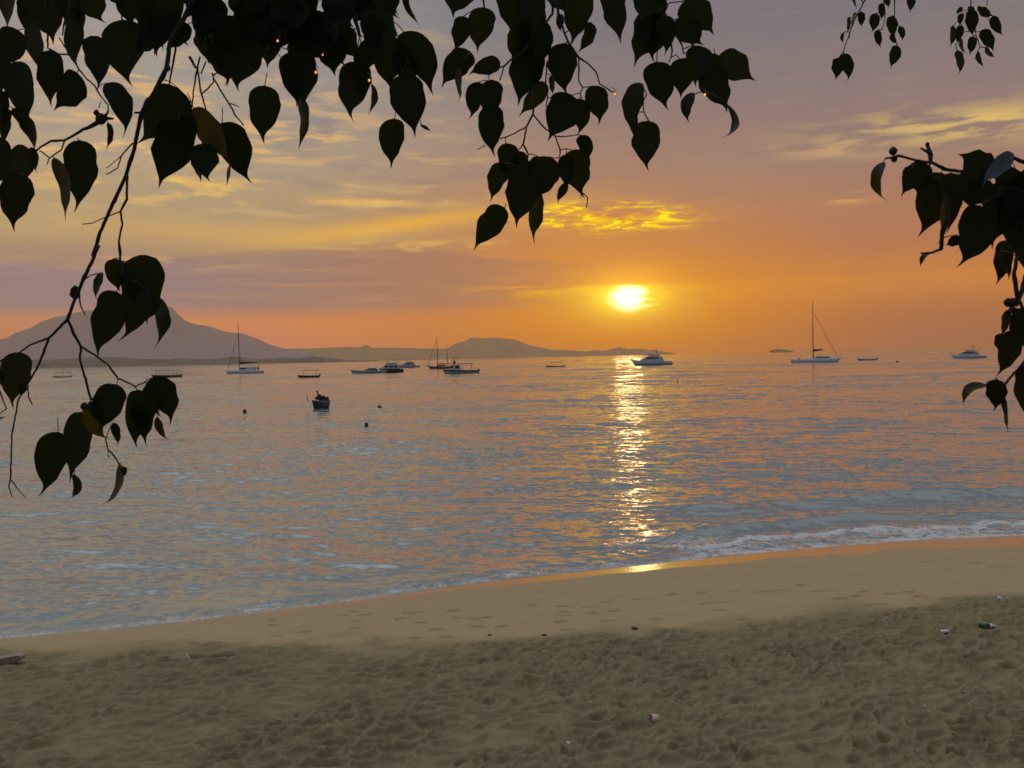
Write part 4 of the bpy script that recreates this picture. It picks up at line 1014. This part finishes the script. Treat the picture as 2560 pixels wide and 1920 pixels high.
def resample(pts, step=9.0):
    out = [pts[0]]
    for a, b_ in zip(pts[:-1], pts[1:]):
        n = max(1, int(math.hypot(b_[0] - a[0], b_[1] - a[1]) / step))
        for i in range(1, n + 1): out.append((a[0] + (b_[0] - a[0]) * i / n, a[1] + (b_[1] - a[1]) * i / n, a[2] + (b_[2] - a[2]) * i / n))
    return out
def branch(label, depth, twigs, groups, seed, knobs=(), name='fig_branch'):
    """twigs: (region, [(x, y, width)...]); groups: lists of (region, bx, by, tx, ty, w[, curl[, tint]]) one list per cluster of leaves"""
    rn = random.Random(seed)
    pts2 = []; mb = MB(); first = None
    for r, pl in twigs:
        s = REG[r][0]; q = [P(r, x, y) + (w / s,) for x, y, w in pl]; q = resample(q)
        ph = rn.uniform(0, 6); V, rad = [], []
        for i, (x, y, w) in enumerate(q):
            node = 1 + .22 * max(0, math.sin(i * .55 + ph)) ** 6
            p = at_depth(x + rn.uniform(-.8, .8), y + rn.uniform(-.8, .8), depth + .03 * math.sin(i * .11 + ph)); V.append(p); rad.append(max(.0009, w / 2 * depth / FPX * node))
            pts2.append((x, y, p))
        if first is None: first = V[0].copy()
        mb.tube(V, rad, 7)
    for r, x, y, rad in knobs:                                       # buds and broken shoots
        X_, Y_ = P(r, x, y); c = at_depth(X_, Y_, depth); k = rad / REG[r][0] * depth / FPX
        a = rn.uniform(0, 3)
        mb.lathe([(k * .3, -k), (k * .85, -k * .5), (k, 0), (k * .7, k * .6), (k * .25, k)], 9, tuple(c))
    e = empty(name, first); tag(e, label, 'branch', 'leafy branches hanging into view')
    for g in groups:
        lv = Leaves()
        for it in g:
            r, bx, by, tx, ty, w = it[:6]; curl = it[6] if len(it) > 6 else rn.uniform(-.05, .05); ti = it[7] if len(it) > 7 else max(0, rn.gauss(.01, .05))
            b0, b1 = P(r, bx, by), P(r, tx, ty); L = math.hypot(b1[0] - b0[0], b1[1] - b0[1])
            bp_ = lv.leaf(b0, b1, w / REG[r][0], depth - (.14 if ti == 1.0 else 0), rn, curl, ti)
            near_ = min(pts2, key=lambda z: (z[0] - b0[0]) ** 2 + (z[1] - b0[1]) ** 2)
            dd = math.hypot(near_[0] - b0[0], near_[1] - b0[1]); rp = .0011 * depth / 2
            if dd < 75: 
                mid_ = (bp_ + near_[2]) / 2 + Vector((0, 0, .10 * dd * depth / FPX)); mb.tube([bp_, mid_, near_[2]], [rp, rp, rp * 1.2], 5)
            else:
                up_ = at_depth(b0[0] - (b1[0] - b0[0]) * .12 + rn.uniform(-8, 8), b0[1] - max(12, .22 * L), depth + .05); mb.tube([bp_, up_], [rp, rp], 5)
        lv.build('foliage', e)
    st = mb.build('twig', bark, None, True); st.parent = e; st.matrix_parent_inverse = Matrix.Translation(e.location).inverted()
    return e

def fill(r0, n, xr, yr, seed, L=(85, 130), floor=None, wk=(.45, .72), ang=.45):
    rn = random.Random(seed); out = []
    k = 0
    while len(out) < n and k < n * 30:
        k += 1
        x, y = rn.uniform(*xr), rn.uniform(*yr); l = rn.uniform(*L); a = rn.gauss(0, ang)
        tx, ty = x + l * math.sin(a), y + l * math.cos(a)
        if floor and ty > np.interp(tx, floor[0], floor[1]) : continue
        out.append(('P', x, y, tx, ty, l * rn.uniform(*wk)))
    return out
REG['P'] = (1.0, 0, 0)

# 1  the long branch that sweeps down on the left
branch('long drooping leafy branch sweeping down across the mountain at left', 2.0,
  [('A', [(1420, -1050, 46), (1330, -400, 40), (1250, 0, 34), (1180, 140, 32), (1100, 270, 30), (1080, 440, 30), (1000, 600, 28), (960, 660, 28), (915, 740, 27), (880, 900, 26), (870, 960, 25), (810, 1150, 24), (690, 1410, 23), (650, 1500, 22), (600, 1660, 21)]),
   ('B', [(584, 30, 20), (540, 140, 20), (490, 240, 20), (440, 360, 18), (400, 470, 18), (290, 580, 15), (225, 750, 12), (110, 940, 10), (70, 1150, 9), (62, 1420, 9), (50, 1460, 7), (72, 1525, 5)]),
   ('B', [(68, 1425, 8), (100, 1470, 6), (152, 1527, 5)]), ('B', [(290, 580, 13), (180, 620, 11), (110, 670, 10), (40, 695, 10), (-20, 730, 10)]),
   ('B', [(400, 470, 17), (440, 560, 16), (480, 630, 15), (472, 710, 13), (500, 800, 13), (540, 950, 15)]),
   ('B', [(480, 630, 14), (560, 680, 12), (640, 740, 11), (700, 820, 11), (780, 855, 10), (800, 870, 9), (850, 845, 7)]), ('B', [(790, 860, 8), (815, 890, 6)]), ('B', [(702, 820, 6), (690, 858, 5)]),
   ('B', [(625, 1180, 8), (640, 1240, 8), (690, 1300, 8), (712, 1340, 9)]), ('B', [(640, 1240, 6), (643, 1290, 4)]),
   ('B', [(470, 330, 10), (480, 400, 8), (506, 445, 6)]), ('B', [(505, 230, 8), (540, 208, 7), (600, 195, 6)]),
   ('A', [(825, 1130, 16), (822, 1290, 15), (780, 1370, 14), (792, 1450, 13), (770, 1560, 13), (782, 1660, 13)]), ('B', [(703, 20, 12), (715, 130, 12), (742, 230, 10)]),
   ('A', [(780, 1370, 9), (690, 1405, 7), (600, 1445, 6), (530, 1455, 6)]), ('A', [(862, 925, 11), (785, 1010, 9), (760, 1090, 8), (690, 1130, 7)]), ('A', [(800, 1000, 6), (690, 1090, 5)]), ('A', [(915, 728, 15), (868, 732, 14)]),
   ('B', [(165, 860, 9), (168, 930, 8), (192, 975, 7)]), ('B', [(-10, 870, 9), (10, 930, 9), (38, 1000, 6)])],
  [[('A', 1160, 575, 905, 945, 330), ('A', 1150, 780, 1003, 1215, 290, .06), ('A', 1255, 700, 1490, 1085, 150, .05, .75), ('A', 1440, 795, 1585, 1212, 235, .07), ('A', 1310, 930, 1330, 1185, 195), ('A', 1245, 1040, 1305, 1195, 34, .10), ('A', 1490, 1070, 1465, 1215, 22), ('A', 1220, 740, 1240, 1010, 130)],
   [('B', 670, 112, 700, 315, 140), ('B', 745, 128, 958, 390, 230, .16), ('B', 800, 190, 742, 618, 200, .08), ('B', 880, 300, 850, 500, 150), ('B', 890, 320, 920, 652, 92, .16), ('B', 690, 305, 533, 692, 220, .05), ('B', 605, 192, 562, 362, 44, -.05), ('B', 850, 180, 800, 430, 170), ('B', 470, 285, 408, 332, 62)],
   [('B', 122, 666, 62, 1002, 196, -.03, .14), ('B', -12, 765, 8, 870, 60), ('B', 130, 850, 120, 930, 60), ('B', -45, 1082, 54, 1044, 16)],
   [('B', 690, 856, 600, 1150, 198), ('B', 520, 985, 632, 1196, 118, -.08, .55), ('B', 560, 950, 600, 1100, 110), ('B', 668, 1085, 710, 1222, 56), ('B', 822, 890, 772, 1238, 178), ('B', 850, 900, 862, 1224, 150), ('B', 905, 815, 1026, 1098, 172, .08), ('B', 890, 850, 940, 1060, 120), ('B', 930, 1050, 990, 1196, 46)],
   [('B', 482, 1020, 398, 1440, 185, .04), ('B', 345, 1138, 282, 1532, 205, -.05), ('B', 440, 1390, 404, 1540, 52, .26), ('B', 712, 1325, 602, 1587, 52, .16), ('B', 735, 1345, 742, 1405, 40)]],
  11, [('B', 445, 320, 30), ('B', 500, 985, 24), ('A', 1085, 440, 22)])

# 2  twigs and leaves along the left edge
branch('cluster of dark leaves and a broken twig along the upper left edge', 1.85,
  [('A', [(560, -700, 30), (300, -200, 24), (310, 310, 10), (380, 350, 12), (455, 355, 12)]), ('A', [(385, 245, 9), (430, 320, 9), (460, 360, 9)]), ('A', [(490, 400, 10), (510, 450, 10), (560, 510, 10), (610, 550, 10), (650, 620, 9), (700, 680, 9), (700, 730, 9), (640, 760, 10)]),
   ('A', [(735, 770, 14), (690, 765, 22), (640, 790, 34), (590, 820, 26), (540, 840, 20), (480, 875, 17), (420, 910, 16), (330, 915, 14), (270, 950, 13), (225, 985, 14), (190, 1010, 14)]), ('A', [(640, 780, 24), (625, 735, 18)]), ('A', [(680, 770, 20), (700, 715, 8)]), ('A', [(420, 905, 11), (400, 970, 9), (320, 1025, 8), (305, 1065, 6)]), ('A', [(258, 975, 9), (320, 1022, 8)]), ('A', [(640, 700, 6), (655, 660, 5)]),
   ('A', [(0, 470, 22), (-30, 900, 20)]), ('A', [(170, 1090, 8), (165, 1135, 7)]), ('A', [(500, 895, 6), (520, 915, 5)])],
  [[('A', 120, 195, -40, 450, 245), ('A', 95, 400, 216, 806, 200, -.05), ('A', 320, 325, 320, 700, 190), ('A', 500, 470, 318, 700, 200, .18), ('A', 200, 160, 240, 470, 110), ('A', 590, 232, 648, 592, 168), ('A', 690, 538, 828, 888, 155, .09), ('A', 700, 795, 680, 978, 46, .12)],
   [('A', 515, 908, 505, 1382, 222, .03), ('A', 350, 1022, 392, 1442, 92, .14), ('A', 135, 1128, 70, 1504, 238), ('A', 205, 985, -70, 1180, 235), ('A', 200, 955, 228, 1128, 60), ('A', 85, 700, 222, 1015, 92, .16), ('A', 0, 585, -10, 890, 140), ('A', 40, 700, 20, 960, 70), ('A', -40, 880, -30, 1250, 190), ('A', -20, 300, 10, 640, 130)]],
  12, [('A', 655, 770, 36), ('A', 625, 730, 20)])

# 3  leaves at the top left
branch('bunch of broad dark leaves hanging from the top edge at far left', 2.15,
  [('A', [(800, -900, 34), (720, -300, 28), (780, -20, 16), (790, 130, 10)]), ('A', [(720, -300, 18), (480, -80, 14), (410, 180, 10), (405, 230, 8)]), ('A', [(780, -20, 14), (1040, -60, 10)]), ('A', [(225, 205, 8), (250, 330, 8)]), ('A', [(480, -80, 12), (250, -60, 10), (40, -140, 8)]), ('A', [(1140, 290, 14), (1120, 420, 12), (1090, 585, 10)]), ('A', [(860, 190, 8), (900, 260, 7), (1010, 280, 5)])],
  [[('A', 250, -70, 358, 292, 255), ('A', 30, -170, 50, 210, 115), ('A', 180, -60, 200, 280, 150), ('A', 560, -90, 656, 165, 210), ('A', 500, 50, 480, 475, 138), ('A', 430, -60, 500, 230, 140)],
   [('A', 790, 128, 815, 568, 284, -.02), ('A', 815, -90, 870, 190, 160), ('A', 1030, -60, 1012, 366, 262), ('A', 1100, -20, 1045, 330, 170), ('A', 700, -110, 790, 60, 110), ('A', 930, -80, 960, 230, 180)]] ,
  13)

# 4  the dense mass at the top, with the thick limb above the frame
fl = ([380, 440, 500, 545, 560, 620, 690, 760, 790, 840, 850, 950, 960, 1000, 1010], [150, 150, 150, 185, 225, 225, 190, 230, 195, 190, 190, 185, 60, 60, 0])
branch('dense mass of overlapping dark leaves hanging along the top edge left of centre', 2.1,
  [('P', [(-300, -520, 60), (200, -470, 56), (700, -430, 50), (1300, -400, 44), (1900, -380, 36)]), ('P', [(600, -440, 30), (640, -100, 18), (660, 120, 8)]), ('P', [(800, -420, 28), (850, -80, 16), (900, 90, 8)]), ('P', [(480, -450, 28), (500, -50, 14), (520, 110, 7)]),
   ('A', [(1295, 370, 12), (1270, 480, 11), (1255, 580, 10), (1240, 720, 9)]), ('A', [(1280, 440, 10), (1300, 600, 13), (1320, 660, 11), (1335, 715, 9)]), ('A', [(1335, 400, 9), (1300, 480, 9)]), ('A', [(1375, 470, 9), (1385, 530, 9), (1310, 612, 9)]), ('A', [(1385, 510, 11), (1440, 600, 11), (1490, 680, 11), (1520, 740, 9), (1580, 812, 8)]), ('A', [(1490, 672, 9), (1550, 690, 6)]), ('A', [(1380, 490, 10), (1440, 450, 9)]), ('A', [(1230, 370, 20), (1270, 440, 14)]),
   ('C', [(1235, -40, 12), (1245, 60, 9), (1240, 130, 6)])],
  [[('C', 420, 555, 380, 937, 228), ('C', 600, 330, 690, 700, 255), ('C', 560, 400, 640, 700, 160), ('C', 640, 620, 622, 988, 74, .10), ('C', 1010, 400, 943, 782, 215), ('C', 1060, 420, 1040, 640, 120), ('C', 1110, 545, 1078, 755, 52, .12)],
   [('C', 1320, 480, 1402, 893, 236), ('C', 1430, 808, 1503, 856, 22), ('C', 1260, 768, 1250, 1097, 176), ('C', 1320, 205, 1470, 642, 205, .15), ('C', 1255, 240, 1215, 592, 235), ('C', 1300, 300, 1370, 600, 170), ('C', 1200, -90, 1268, 108, 130), ('C', 1340, -80, 1440, 168, 36, -.12), ('C', 1130, 60, 1200, 420, 230)],
   [('C', 300, 240, 205, 588, 265), ('C', 120, 250, 200, 560, 200), ('C', 60, 150, 50, 420, 190), ('C', 850, 230, 870, 500, 200)],
   fill('P', 46, (400, 960), (-60, 110), 5, floor=fl), fill('P', 40, (400, 960), (-230, 60), 6, floor=fl)],
  14)

# 5  the spray left of the sun column
branch('airy spray of hanging leaves reaching lowest above the sea in the middle', 2.2,
  [('D', [(420, -1000, 30), (380, -400, 22), (330, -20, 14), (340, 50, 12)]), ('D', [(860, -900, 30), (800, -200, 22), (780, 90, 16), (710, 185, 14), (620, 300, 16), (560, 370, 12), (510, 385, 11), (465, 430, 9), (390, 450, 8), (368, 490, 7), (372, 525, 6)]), ('D', [(512, 388, 9), (465, 432, 9), (440, 522, 8)]),
   ('D', [(800, -100, 22), (820, 100, 16), (850, 190, 14), (880, 270, 14), (915, 320, 14), (950, 372, 13), (1010, 410, 10), (1062, 465, 10), (1085, 540, 9), (1130, 570, 8), (1180, 603, 7)]), ('D', [(950, 372, 10), (953, 530, 9), (978, 570, 9), (962, 602, 8), (980, 700, 7)]), ('D', [(975, 566, 7), (1060, 558, 6)]), ('D', [(962, 600, 6), (900, 618, 6)]), ('D', [(880, 270, 8), (850, 285, 7)]), ('D', [(745, 400, 10), (735, 560, 9), (748, 620, 10), (740, 700, 6)]), ('D', [(748, 635, 7), (800, 632, 5)]), ('D', [(700, 640, 6), (660, 705, 6)]),
   ('D', [(640, 380, 20), (660, 560, 17), (655, 740, 14), (612, 820, 12), (600, 890, 11), (590, 935, 11), (625, 1000, 10), (612, 1075, 10), (590, 1102, 10), (570, 1090, 7)]), ('D', [(612, 822, 10), (540, 860, 9), (480, 890, 9), (440, 900, 8)]), ('D', [(478, 890, 6), (478, 930, 5)]), ('D', [(592, 930, 9), (562, 972, 7)]), ('D', [(612, 1075, 9), (596, 1120, 12)]), ('D', [(655, 740, 10), (720, 820, 10), (775, 865, 9), (800, 880, 9), (860, 885, 8), (915, 880, 7)]), ('D', [(798, 880, 9), (832, 970, 9), (826, 1020, 8), (790, 1025, 6)]), ('D', [(834, 972, 7), (870, 965, 6), (945, 982, 6)]), ('D', [(480, 1320, 7), (470, 1365, 6)]), ('D', [(968, 1245, 7), (1010, 1280, 8), (1000, 1345, 6)]), ('D', [(965, 1250, 6), (966, 1290, 5)]), ('D', [(350, 940, 6), (292, 970, 5)]), ('D', [(180, 450, 7), (210, 490, 6)])],
  [[('D', 200, -150, 108, 112, 225), ('D', 342, 48, 290, 345, 190), ('D', 205, 105, 155, 348, 120), ('D', 250, 335, 48, 562, 185), ('D', 440, 400, 225, 472, 122), ('D', 178, 440, 194, 668, 54)],
   [('D', 300, 532, 268, 782, 128), ('D', 395, 518, 372, 800, 158), ('D', 382, 680, 390, 1022, 172)],
   [('D', 555, -140, 495, 235, 250), ('D', 610, -120, 700, 200, 200), ('D', 625, -20, 600, 400, 262), ('D', 640, 150, 590, 480, 262), ('D', 690, 130, 690, 460, 150), ('D', 620, 290, 545, 692, 225), ('D', 660, 300, 680, 600, 140), ('D', 735, 535, 555, 755, 118, .02, .15)],
   [('D', 850, 280, 855, 628, 194), ('D', 775, 490, 780, 625, 34), ('D', 900, 612, 738, 912, 225), ('D', 950, 640, 962, 885, 130), ('D', 1040, 556, 1092, 814, 158, .04), ('D', 790, -110, 870, 98, 180), ('D', 980, -70, 918, 308, 185), ('D', 1030, 145, 942, 348, 78, .08), ('D', 830, 90, 830, 215, 52)],
   [('D', 482, 928, 500, 1192, 152), ('D', 450, 1055, 384, 1314, 120), ('D', 590, 1115, 526, 1478, 205), ('D', 640, 1190, 622, 1588, 112, .10), ('D', 760, 1016, 668, 1314, 192, .04), ('D', 685, 1012, 650, 1260, 112), ('D', 560, 980, 600, 1250, 120)],
   [('D', 930, 968, 968, 1294, 198), ('D', 965, 876, 1015, 1054, 104, .06), ('D', 870, 1185, 803, 1320, 52), ('D', 870, 1000, 880, 1240, 110), ('D', 465, 1342, 256, 1618, 166)]],
  15)

# 6  the spray right of it
branch('spray of round leaves ending in a curled leaf, top edge right of centre', 2.15,
  [('D', [(1600, -950, 30), (1520, -300, 22), (1495, -20, 16), (1490, 50, 15), (1515, 100, 15), (1530, 160, 14), (1545, 250, 13), (1555, 330, 12), (1548, 375, 8), (1535, 405, 6)]), ('D', [(1535, 160, 12), (1580, 230, 11), (1620, 290, 10), (1630, 345, 8)]), ('D', [(1495, 60, 12), (1540, 20, 8), (1620, 10, 7)]), ('D', [(1462, 320, 8), (1455, 410, 7)]), ('D', [(1550, 372, 8), (1580, 355, 7), (1610, 385, 7)]), ('D', [(1390, 610, 8), (1370, 650, 8), (1368, 700, 8), (1385, 750, 7), (1405, 782, 7)]), ('D', [(1690, 612, 7), (1720, 600, 7), (1755, 588, 6)]), ('D', [(1260, -30, 10), (1232, 55, 8)]), ('D', [(1300, -500, 20), (1270, -60, 12)]), ('D', [(1462, 320, 6), (1400, 300, 6)])],
  [[('D', 1400, -90, 1360, 155, 185), ('D', 1460, -60, 1480, 160, 130), ('D', 1420, 60, 1288, 432, 195, .05), ('D', 1450, 80, 1402, 405, 200), ('D', 1500, 100, 1532, 362, 130), ('D', 1380, 120, 1340, 330, 110), ('D', 1155, -90, 1230, 292, 156)],
   [('D', 1640, 0, 1840, 222, 232), ('D', 1590, 120, 1742, 315, 205), ('D', 1700, 130, 1690, 320, 120)],
   [('D', 1740, 298, 1690, 565, 190), ('D', 1450, 402, 1502, 724, 208), ('D', 1640, 378, 1618, 645, 168), ('D', 1690, 600, 1665, 808, 72, -.14), ('D', 1345, 535, 1290, 885, 122, -.06), ('D', 1310, 740, 1300, 890, 60)],
   [('D', 1840, 380, 2086, 546, 224, .10), ('D', 1790, 430, 1935, 725, 212), ('D', 1780, 350, 1840, 560, 160), ('D', 1918, 680, 1870, 904, 58, .34), ('D', 1400, 783, 1380, 1114, 194)]],
  16)

# 7, 8  two sprays of another limb, farther off at the upper right
branch('thin far spray of small leaves trailing down at the upper right', 4.2,
  [('E', [(700, -800, 30), (480, -220, 18), (370, -10, 10), (320, 80, 9), (285, 150, 8), (250, 240, 8), (225, 310, 7), (205, 380, 6), (165, 432, 5)]), ('E', [(480, -220, 14), (500, 0, 8), (512, 100, 7), (505, 170, 6), (485, 222, 5)]), ('E', [(560, -300, 16), (582, -10, 9), (580, 120, 7), (585, 220, 6), (582, 300, 5)]), ('E', [(250, 240, 5), (248, 290, 4)]), ('E', [(580, -250, 10), (700, -40, 6)])],
  [[('E', 168, 428, 152, 600, 94), ('E', 205, 396, 250, 604, 98), ('E', 240, 128, 230, 252, 36), ('E', 292, 92, 255, 222, 28), ('E', 335, 88, 332, 208, 54), ('E', 206, 240, 205, 330, 28, -.12), ('E', 272, -40, 315, 76, 26, -.1)],
   [('E', 482, 26, 487, 157, 52), ('E', 440, 100, 425, 248, 84), ('E', 456, 222, 472, 364, 60), ('E', 560, 120, 560, 288, 88), ('E', 558, 250, 606, 330, 46, -.1), ('E', 622, 196, 642, 308, 50, .06), ('E', 602, 338, 540, 508, 82, .05), ('E', 705, -40, 692, 97, 70), ('E', 530, -50, 540, 67, 52)]],
  17)
branch('compact far cluster of small leaves on two thin stems, upper right corner', 4.0,
  [('E', [(1100, -900, 26), (1140, -300, 14), (1145, -10, 8), (1146, 60, 8), (1170, 160, 7), (1185, 260, 7), (1215, 350, 6), (1195, 390, 5), (1172, 440, 5)]), ('E', [(1280, -900, 22), (1272, -300, 12), (1270, -10, 6), (1265, 45, 5)]), ('E', [(1140, 65, 6), (1080, 80, 5), (1078, 130, 4)]), ('E', [(1110, 90, 5), (1020, 192, 4)]), ('E', [(1180, 235, 6), (1100, 232, 5), (1060, 305, 5), (1030, 325, 4)]), ('E', [(1185, 235, 5), (1225, 228, 4)]), ('E', [(1200, 60, 6), (1280, 100, 5), (1275, 150, 4)])],
  [[('E', 1085, 55, 1028, 104, 34), ('E', 1080, 100, 1062, 196, 50), ('E', 1150, 46, 1140, 112, 56), ('E', 1160, 72, 1150, 281, 100), ('E', 1215, 65, 1312, 126, 78), ('E', 1205, 45, 1225, 112, 40), ('E', 1308, 120, 1380, 274, 82), ('E', 1010, 193, 1000, 358, 54), ('E', 1078, 188, 1040, 332, 64)],
   [('E', 1232, 220, 1322, 388, 108), ('E', 1165, 270, 1140, 413, 72), ('E', 1075, 285, 1118, 405, 34, -.16), ('E', 1045, 374, 1070, 558, 60), ('E', 1200, 382, 1252, 502, 44, -.12), ('E', 1252, 352, 1338, 420, 38, -.18)]],
  18)

# 9, 10  the near branch coming in from the right
branch('near branch at the right edge with large black leaves and one bluish sheen leaf', 1.6,
  [('F', [(1600, 260, 44), (1200, 190, 32), (1000, 150, 24), (930, 120, 20), (860, 160, 18), (760, 195, 18), (650, 190, 18), (560, 178, 18), (490, 142, 16), (440, 138, 14), (380, 122, 13), (310, 105, 13), (285, 112, 12), (240, 120, 10)]), ('F', [(482, 145, 20), (482, 100, 24), (465, 45, 18)]), ('F', [(478, 95, 18), (432, 64, 10)]), ('F', [(538, 602, 22), (545, 500, 22), (570, 420, 16)]), ('F', [(540, 600, 14), (490, 622, 13), (430, 625, 10)]), ('F', [(850, 310, 12), (800, 340, 10)]), ('F', [(840, 310, 8), (860, 270, 8)]), ('F', [(940, 640, 20), (925, 740, 20), (945, 860, 24)]), ('F', [(985, 740, 18), (950, 870, 16)])],
  [[('F', 232, 138, 242, 357, 72, -.20, .45), ('F', 475, 155, 332, 335, 130, -.14), ('F', 380, 180, 400, 300, 120), ('F', 540, 195, 447, 551, 218), ('F', 470, 210, 440, 400, 130), ('F', 590, 195, 600, 525, 135), ('F', 560, 300, 545, 590, 60)],
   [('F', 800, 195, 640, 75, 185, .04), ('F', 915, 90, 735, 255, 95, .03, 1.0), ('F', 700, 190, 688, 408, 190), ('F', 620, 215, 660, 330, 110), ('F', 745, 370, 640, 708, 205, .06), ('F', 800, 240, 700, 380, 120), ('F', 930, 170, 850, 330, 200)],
   [('F', 960, 240, 790, 600, 245), ('F', 900, 350, 790, 470, 180), ('F', 990, 300, 905, 660, 262), ('F', 1010, 200, 990, 560, 260), ('F', 880, 555, 845, 803, 112), ('F', 855, 610, 912, 770, 66), ('F', 1040, 420, 980, 760, 240), ('F', 1060, 160, 1030, 480, 240), ('F', 640, 540, 560, 590, 60), ('F', 480, 618, 432, 708, 30, -.2)]],
  19, [('F', 283, 80, 23), ('F', 288, 122, 18), ('F', 465, 44, 12)])
branch('lower tip of the right edge branch with one pale curved leaf over the water', 1.65,
  [('F', [(1500, 500, 36), (1150, 640, 28), (985, 800, 22), (945, 870, 26), (900, 890, 24), (880, 880, 22)]), ('F', [(920, 890, 22), (900, 950, 16)]), ('F', [(1250, 950, 22), (1010, 1160, 15), (960, 1225, 14), (900, 1290, 13), (868, 1332, 12), (830, 1290, 8)]), ('F', [(872, 1330, 9), (800, 1315, 8), (765, 1325, 7)]), ('F', [(950, 870, 18), (985, 940, 14), (960, 1040, 12)])],
  [[('F', 955, 885, 878, 880, 52), ('F', 892, 925, 862, 1075, 56), ('F', 935, 1035, 848, 1290, 128), ('F', 860, 1050, 850, 1160, 70), ('F', 980, 915, 925, 1120, 90), ('F', 1000, 1000, 970, 1130, 90)],
   [('F', 772, 1322, 660, 1454, 52, -.30, .35), ('F', 820, 1296, 828, 1468, 120), ('F', 868, 1370, 880, 1588, 38, .08), ('F', 1000, 1215, 972, 1515, 150)]],
  20, [('F', 895, 885, 24), ('F', 928, 930, 20)])

# ------------------------------------------------------------------ amber fairy lights caught in the leaves
fm_ = bpy.data.materials.new('amber_bulb'); fm_.use_nodes = True; t = fm_.node_tree; b = t.nodes['Principled BSDF']
b.inputs['Base Color'].default_value = (.9, .5, .15, 1); b.inputs['Emission Color'].default_value = (1.0, .36, .05, 1); b.inputs['Emission Strength'].default_value = 1.3
FL = [('C', 503, 264, 1.9, 'amber fairy light glowing highest inside the dense top leaves'), ('C', 750, 468, 1.9, 'amber fairy light near the lower rim of the dense top leaves'), ('C', 795, 355, 1.9, 'dim amber fairy light between the other two in the dense leaves'), ('C', 1096, 520, 1.9, 'amber fairy light beside the pointed leaf right of the dense mass'),
      ('D', 1184, 606, 2.15, 'amber fairy light hanging alone at the tip of a bare thin twig'), ('D', 1768, 612, 1.98, 'brightest amber fairy light on the round leaf right of centre')]
for r, x, y, d, lab in FL:
    p = at_depth(*P(r, x, y), d); e = empty('fairy_light', p); tag(e, lab, 'light', 'amber fairy lights in the branches'); k = .0021 if 'dim' not in lab else .0014
    MB().lathe([(k * .4, -k * 1.3), (k, -k * .5), (k, k * .4), (k * .6, k * 1.1)], 10).build('bulb', fm_, e, True)
    MB().lathe([(k * .75, k * .9), (k * .8, k * 2.4), (k * .3, k * 2.8)], 8).build('socket', M['black'], e, True)
    MB().tube([(0, 0, k * 2.6), (.004, .01, k * 6), (-.006, .03, k * 12)], .0006, 5).build('wire', M['black'], e)

# ------------------------------------------------------------------ evening haze over the bay
bm = bmesh.new(); bmesh.ops.create_cube(bm, size=1.0)
hm = bpy.data.meshes.new('haze'); 
bmesh.ops.scale(bm, vec=(12400, 10200, 431), verts=bm.verts); bmesh.ops.translate(bm, vec=(0, 2500, 213.5), verts=bm.verts)
bm.to_mesh(hm); bm.free()
hz = bpy.data.materials.new('haze'); hz.use_nodes = True; t = hz.node_tree; t.nodes.clear()
pv = t.nodes.new('ShaderNodeVolumePrincipled'); pv.inputs['Color'].default_value = (1.0, 0.82, 0.36, 1); pv.inputs['Density'].default_value = HAZE; pv.inputs['Anisotropy'].default_value = 0.72
ou = t.nodes.new('ShaderNodeOutputMaterial'); t.links.new(pv.outputs[0], ou.inputs['Volume'])
tag(link_mesh('haze', hm, hz), kind='stuff')
